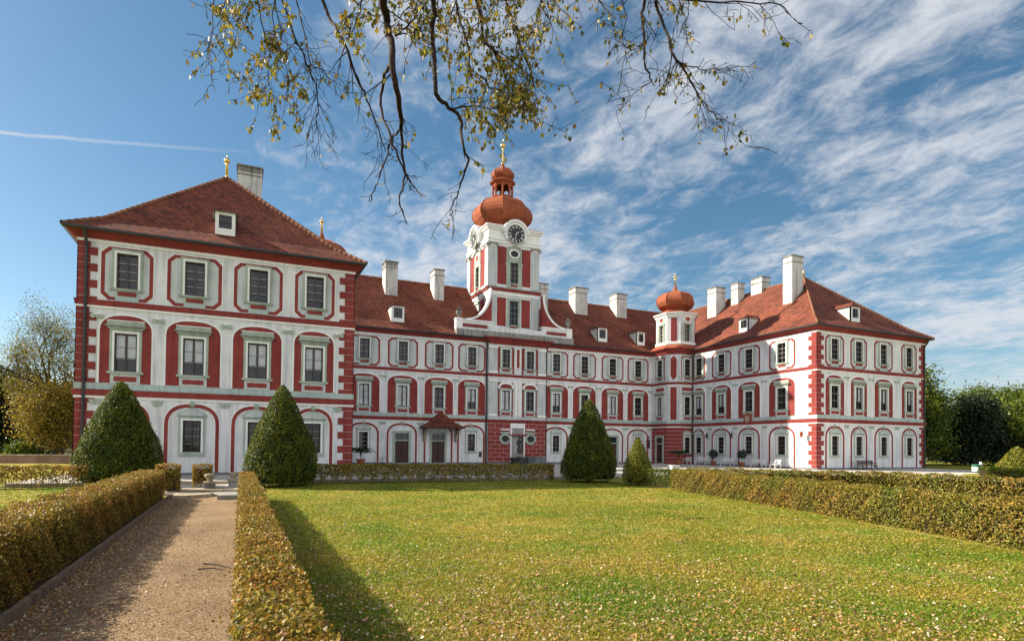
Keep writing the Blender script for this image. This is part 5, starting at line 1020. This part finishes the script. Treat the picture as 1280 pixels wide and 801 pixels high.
n2 = 17000; u2_ = -2.33-np.abs(rng.normal(0, 0.05, n2))+rng.exponential(0.35, n2)*np.where(rng.uniform(0, 1, n2) < 0.72, 1, -1.3); u2_ = np.clip(u2_, -3.3, -0.05); v2_ = 4+rng.uniform(0, 1, n2)**1.3*22
P2 = np.stack([u2_, v2_, rng.uniform(0.015, 0.035, n2)], 1); Q2 = leaves(P2, 0.04, np.tile([0, 0, 1.6], (n2, 1)), 0.8)
n3 = 3500; P3 = np.stack([rng.uniform(-0.05, 0.62, n3), rng.uniform(3, 25, n3), rng.uniform(1.0, 1.07, n3)], 1)
Lf = quads('fallen_leaves', np.concatenate([Q1, Q2]), 'fallen_leaf'); tag(Lf, 'fallen autumn leaves scattered over the lawn and path', 'leaves', kind='stuff')
n4 = 26000; u4, v4 = rng.uniform(-2.35, 0, n4), 4.5+rng.uniform(0, 1, n4)**1.6*12; P4 = np.stack([u4, v4, np.full(n4, 0.008)], 1)
Pb = leaves(P4, 0.022, np.tile([0, 0, 1.0], (n4, 1)), 0.7); gv = quads('gravel_stones', Pb, 'path_gravel'); tag(gv, 'loose small gravel on the path', 'gravel', kind='stuff')
tw = MB()
for lb, (x0, y0, x1, y1) in (('thin fallen twig lying near the path edge by the narrow hedge', (-0.55, 11.7, -0.1, 11.1)), ('small fallen twig just before the other twig on the path', (-0.6, 11.2, -0.2, 11.0)), ('fallen twig on the lawn before the right hedge', (12, 14, 12.9, 13.8))):
    tw = MB(); tw.tube([(x0, y0, 0.02), ((x0+x1)/2, (y0+y1)/2+0.05, 0.035), (x1, y1, 0.02)], [0.012, 0.01, 0.005], 5, 'twig_bark'); tag(put('fallen_twig', tw), lb, 'twig', 'fallen twigs')

# ------------------------------------------------------------------ overhanging tree
R = random.Random(21)
def at(x, y, Z): return Vector((0, 0, EYE))+(r3*((x-CX)/F_PX)+u3*((CY-y)/F_PX)+f2)*Z
ot = thing('overhanging_tree', 'autumn tree whose bare hanging branches reach into the top of the picture', 'tree', (6.5, -3.0, 0))
mb = MB(); hub = Vector((5.2, -1.0, 7.6)); mb.tube([(6.5, -3.0, -0.1), (6.4, -2.8, 2.5), (6.0, -2.2, 5.0), tuple(hub)], [0.42, 0.34, 0.27, 0.2], 12, 'bark'); put('trunk', mb, ot)
LEAF = []; 
def twig(mb, p, d, L, r, lvl, leafy, droop=0.25, dens=1.0):
    pts = [p.copy()]; rad = [r]; q = p.copy(); dd = d.normalized(); segs = max(3, int(L/0.07))
    for i in range(segs):
        dd = (dd+Vector((R.gauss(0, 0.17), R.gauss(0, 0.17), R.gauss(0, 0.13)-droop*0.12))).normalized(); q = q+dd*(L/segs); pts.append(q.copy()); rad.append(max(0.0028, r*(1-0.7*(i+1)/segs)))
    mb.tube([tuple(x) for x in pts], rad, 4, 'twig_bark')
    for i in range(1, len(pts)):
        if R.random() < leafy*0.85: LEAF.append((pts[i], lvl))
        if lvl < 2 and R.random() < 0.42*dens:
            sd_ = Vector((R.gauss(0, 1), R.gauss(0, 1), R.gauss(-0.3, 0.6))).normalized(); twig(mb, pts[i], (dd*0.5+sd_*0.7), L*R.uniform(0.35, 0.6), rad[i]*0.6, lvl+1, leafy, droop, dens)
def branch(pp, Z, r0, r1, n_twigs, leafy, tl=0.5, droop=0.25, jit=0.25, up_from=None, lower=0.0):
    mb = MB(); n = len(pp); w = []
    for i, (x, y) in enumerate(pp): w.append(at(x, y, Z+jit*math.sin(i*1.3+Z)))
    if up_from is not None: pts = [Vector(up_from), Vector(up_from).lerp(w[0], 0.5)+Vector((0, 0, 0.5))]+w; rad = [r0*1.7, r0*1.3]
    else: pts = w; rad = []
    m_ = len(w); rad = [q*0.78 for q in rad]+[(r0+(r1-r0)*i/(m_-1))*0.78 for i in range(m_)]
    # subdivide with small kinks
    P2, R2 = [], []
    for i in range(len(pts)-1):
        for k in range(3): f = k/3; q = pts[i].lerp(pts[i+1], f); q = q+Vector((R.gauss(0, 1), R.gauss(0, 1), R.gauss(0, 1)))*(0.008 if k else 0); P2.append(q); R2.append(rad[i]*(1-f)+rad[i+1]*f)
    P2.append(pts[-1]); R2.append(rad[-1]); mb.tube([tuple(q) for q in P2], R2, 7, 'twig_bark')
    st = len(P2)-3*(m_-1)-1
    for _ in range(n_twigs):
        i = R.randint(st+int((len(P2)-1-st)*lower), len(P2)-2); q = P2[i]; dd = (P2[i+1]-P2[i]).normalized(); sd_ = Vector((R.gauss(0, 1), R.gauss(0, 1), R.gauss(-0.2, 0.5))).normalized()
        twig(mb, q, dd*0.7+sd_*0.6, tl*R.uniform(0.5, 1.2), min(R2[i]*0.5, 0.008), 0, leafy, droop)
    put('branch', mb, ot); return P2
H = tuple(hub)
branch([(345, -40), (352, 0), (366, 40), (382, 78), (395, 105), (398, 140), (393, 168)], 6.6, 0.016, 0.006, 16, 0.03, 0.42, 0.9, up_from=H, lower=0.4)
branch([(375, -40), (370, 0), (380, 40), (388, 80), (404, 88), (412, 100)], 6.3, 0.012, 0.005, 9, 0.05, 0.4, 0.9, up_from=H, lower=0.3)
branch([(340, -30), (345, 10), (352, 50), (372, 62), (392, 66)], 6.5, 0.009, 0.004, 8, 0.35, 0.4, 0.6, up_from=H)
branch([(398, -40), (403, 0), (414, 28), (427, 48), (437, 72), (446, 98), (458, 125), (468, 148), (476, 172), (482, 190)], 6.2, 0.026, 0.006, 10, 0.03, 0.45, 0.9, up_from=H, lower=0.35)
branch([(474, -60), (479, 0), (484, 28), (489, 50), (490, 80), (495, 110), (500, 140), (501, 160)], 5.2, 0.052, 0.024, 5, 0.35, 0.35, up_from=H)
branch([(490, 80), (480, 92), (476, 120), (479, 150), (489, 172), (497, 195), (505, 215), (515, 232), (528, 246)], 5.2, 0.02, 0.006, 6, 0.0, 0.22, lower=0.3)
branch([(501, 160), (492, 168), (488, 178), (482, 200), (474, 222), (468, 238), (461, 252)], 5.2, 0.014, 0.005, 6, 0.0, 0.2)
branch([(501, 158), (502, 190), (506, 214), (504, 235), (499, 248), (503, 262), (508, 280)], 5.2, 0.017, 0.005, 7, 0.0, 0.18)
branch([(494, 45), (508, 35), (520, 18), (535, 2)], 5.3, 0.012, 0.007, 8, 0.6, 0.5)
branch([(541, -40), (541, 0), (541, 50), (543, 90), (545, 118), (553, 128), (566, 138), (577, 152), (577, 170), (580, 186), (586, 200), (579, 222), (573, 240), (566, 256), (563, 270)], 5.6, 0.034, 0.006, 10, 0.04, 0.2, up_from=H, lower=0.6)
branch([(566, 137), (580, 133), (598, 133), (615, 136), (632, 128), (648, 112)], 5.6, 0.012, 0.005, 14, 0.9, 0.4)
branch([(594, -40), (596, 0), (603, 30), (605, 52), (616, 62), (626, 82), (634, 104)], 5.8, 0.03, 0.008, 16, 0.95, 0.6, up_from=H)
branch([(640, -40), (632, 0), (640, 30), (652, 60), (664, 90), (668, 110)], 6.0, 0.018, 0.006, 18, 0.95, 0.6, up_from=H)
branch([(562, -40), (570, 0), (576, 30), (585, 60), (590, 90)], 5.9, 0.016, 0.006, 15, 0.95, 0.55, up_from=H)
branch([(670, -40), (676, 0), (682, 18), (690, 34)], 6.0, 0.014, 0.006, 12, 0.9, 0.5, up_from=H)
branch([(600, 95), (612, 110), (640, 120), (668, 118)], 5.9, 0.01, 0.004, 12, 0.95, 0.45)
branch([(455, -40), (452, 0), (446, 22), (440, 40)], 5.6, 0.012, 0.005, 8, 0.9, 0.4, up_from=H)
branch([(520, -40), (515, 0), (508, 12), (500, 22)], 5.6, 0.012, 0.005, 9, 0.9, 0.5, up_from=H)
branch([(560, -30), (540, 10), (526, 34), (512, 60)], 5.8, 0.008, 0.004, 7, 0.5, 0.4, up_from=H)
branch([(285, -50), (282, 0), (278, 20), (272, 34)], 6.6, 0.011, 0.004, 10, 0.85, 0.45, up_from=H)
branch([(318, -50), (312, 0), (306, 14), (296, 26)], 6.6, 0.011, 0.004, 9, 0.9, 0.42, up_from=H)
branch([(265, -50), (268, 0), (266, 30), (262, 60), (270, 72)], 6.8, 0.010, 0.004, 9, 0.05, 0.35, 0.9, up_from=H)
branch([(325, -40), (322, 0), (330, 40), (338, 70), (335, 100), (340, 122)], 6.6, 0.011, 0.004, 17, 0.9, 0.38, up_from=H, lower=0.4)
branch([(352, -30), (340, 20), (348, 60), (358, 85), (362, 110)], 6.4, 0.009, 0.004, 12, 0.8, 0.34, up_from=H, lower=0.4)
branch([(806, -50), (806, 0), (803, 25), (805, 55), (806, 80), (812, 98), (818, 108)], 5.8, 0.024, 0.006, 10, 0.10, 0.45, up_from=H)
branch([(818, -50), (820, 5), (829, 30), (838, 58), (846, 76), (858, 92), (868, 110), (882, 130), (896, 148), (904, 154)], 5.8, 0.022, 0.005, 17, 0.14, 0.42, up_from=H, lower=0.35)
branch([(896, 150), (908, 152), (920, 158), (928, 152)], 5.8, 0.005, 0.003, 3, 0.3, 0.2)
branch([(850, 80), (866, 84), (880, 88), (900, 86), (918, 82)], 5.8, 0.008, 0.003, 7, 0.15, 0.35)
branch([(780, -20), (830, -2), (880, 2), (940, 4), (975, 6), (990, 22)], 5.9, 0.016, 0.004, 16, 0.22, 0.4, up_from=H)
branch([(775, -40), (778, 0), (784, 20), (778, 48), (782, 70), (775, 100)], 6.0, 0.009, 0.003, 5, 0.06, 0.3, 0.8, up_from=H)
branch([(835, -30), (862, 5), (858, 25), (850, 42)], 6.1, 0.010, 0.004, 7, 0.45, 0.35, up_from=H)
branch([(740, -40), (748, 0), (760, 14), (770, 24)], 6.1, 0.012, 0.005, 9, 0.45, 0.42, up_from=H)
branch([(815, 100), (800, 112), (790, 120), (772, 124), (758, 130)], 5.9, 0.006, 0.003, 6, 0.15, 0.3)
P = []
for p, lvl in LEAF:
    for _ in range(R.choice((1, 1, 2))): P.append((p.x+R.gauss(0, 0.018), p.y+R.gauss(0, 0.018), p.z-R.uniform(0.01, 0.055)))
P = np.array(P); n = len(P); hang = np.stack([rng.normal(0, 0.35, n), rng.normal(0, 0.35, n), -np.ones(n)], 1); hang /= np.linalg.norm(hang, axis=1)[:, None]
side = np.cross(hang, rng.normal(size=(n, 3))); side /= np.linalg.norm(side, axis=1)[:, None]; L = rng.uniform(0.017, 0.035, n)[:, None]; w_ = L*rng.uniform(0.55, 0.75, n)[:, None]; nn = np.cross(hang, side)*w_*rng.uniform(-0.5, 0.5, (n, 1))
quads('foliage', np.stack([P-hang*L, P+side*w_-hang*L*0.1+nn, P+hang*L*1.1, P-side*w_-hang*L*0.1+nn], 1), 'autumn_leaf', 4, ot)
print('LEAVES', n)
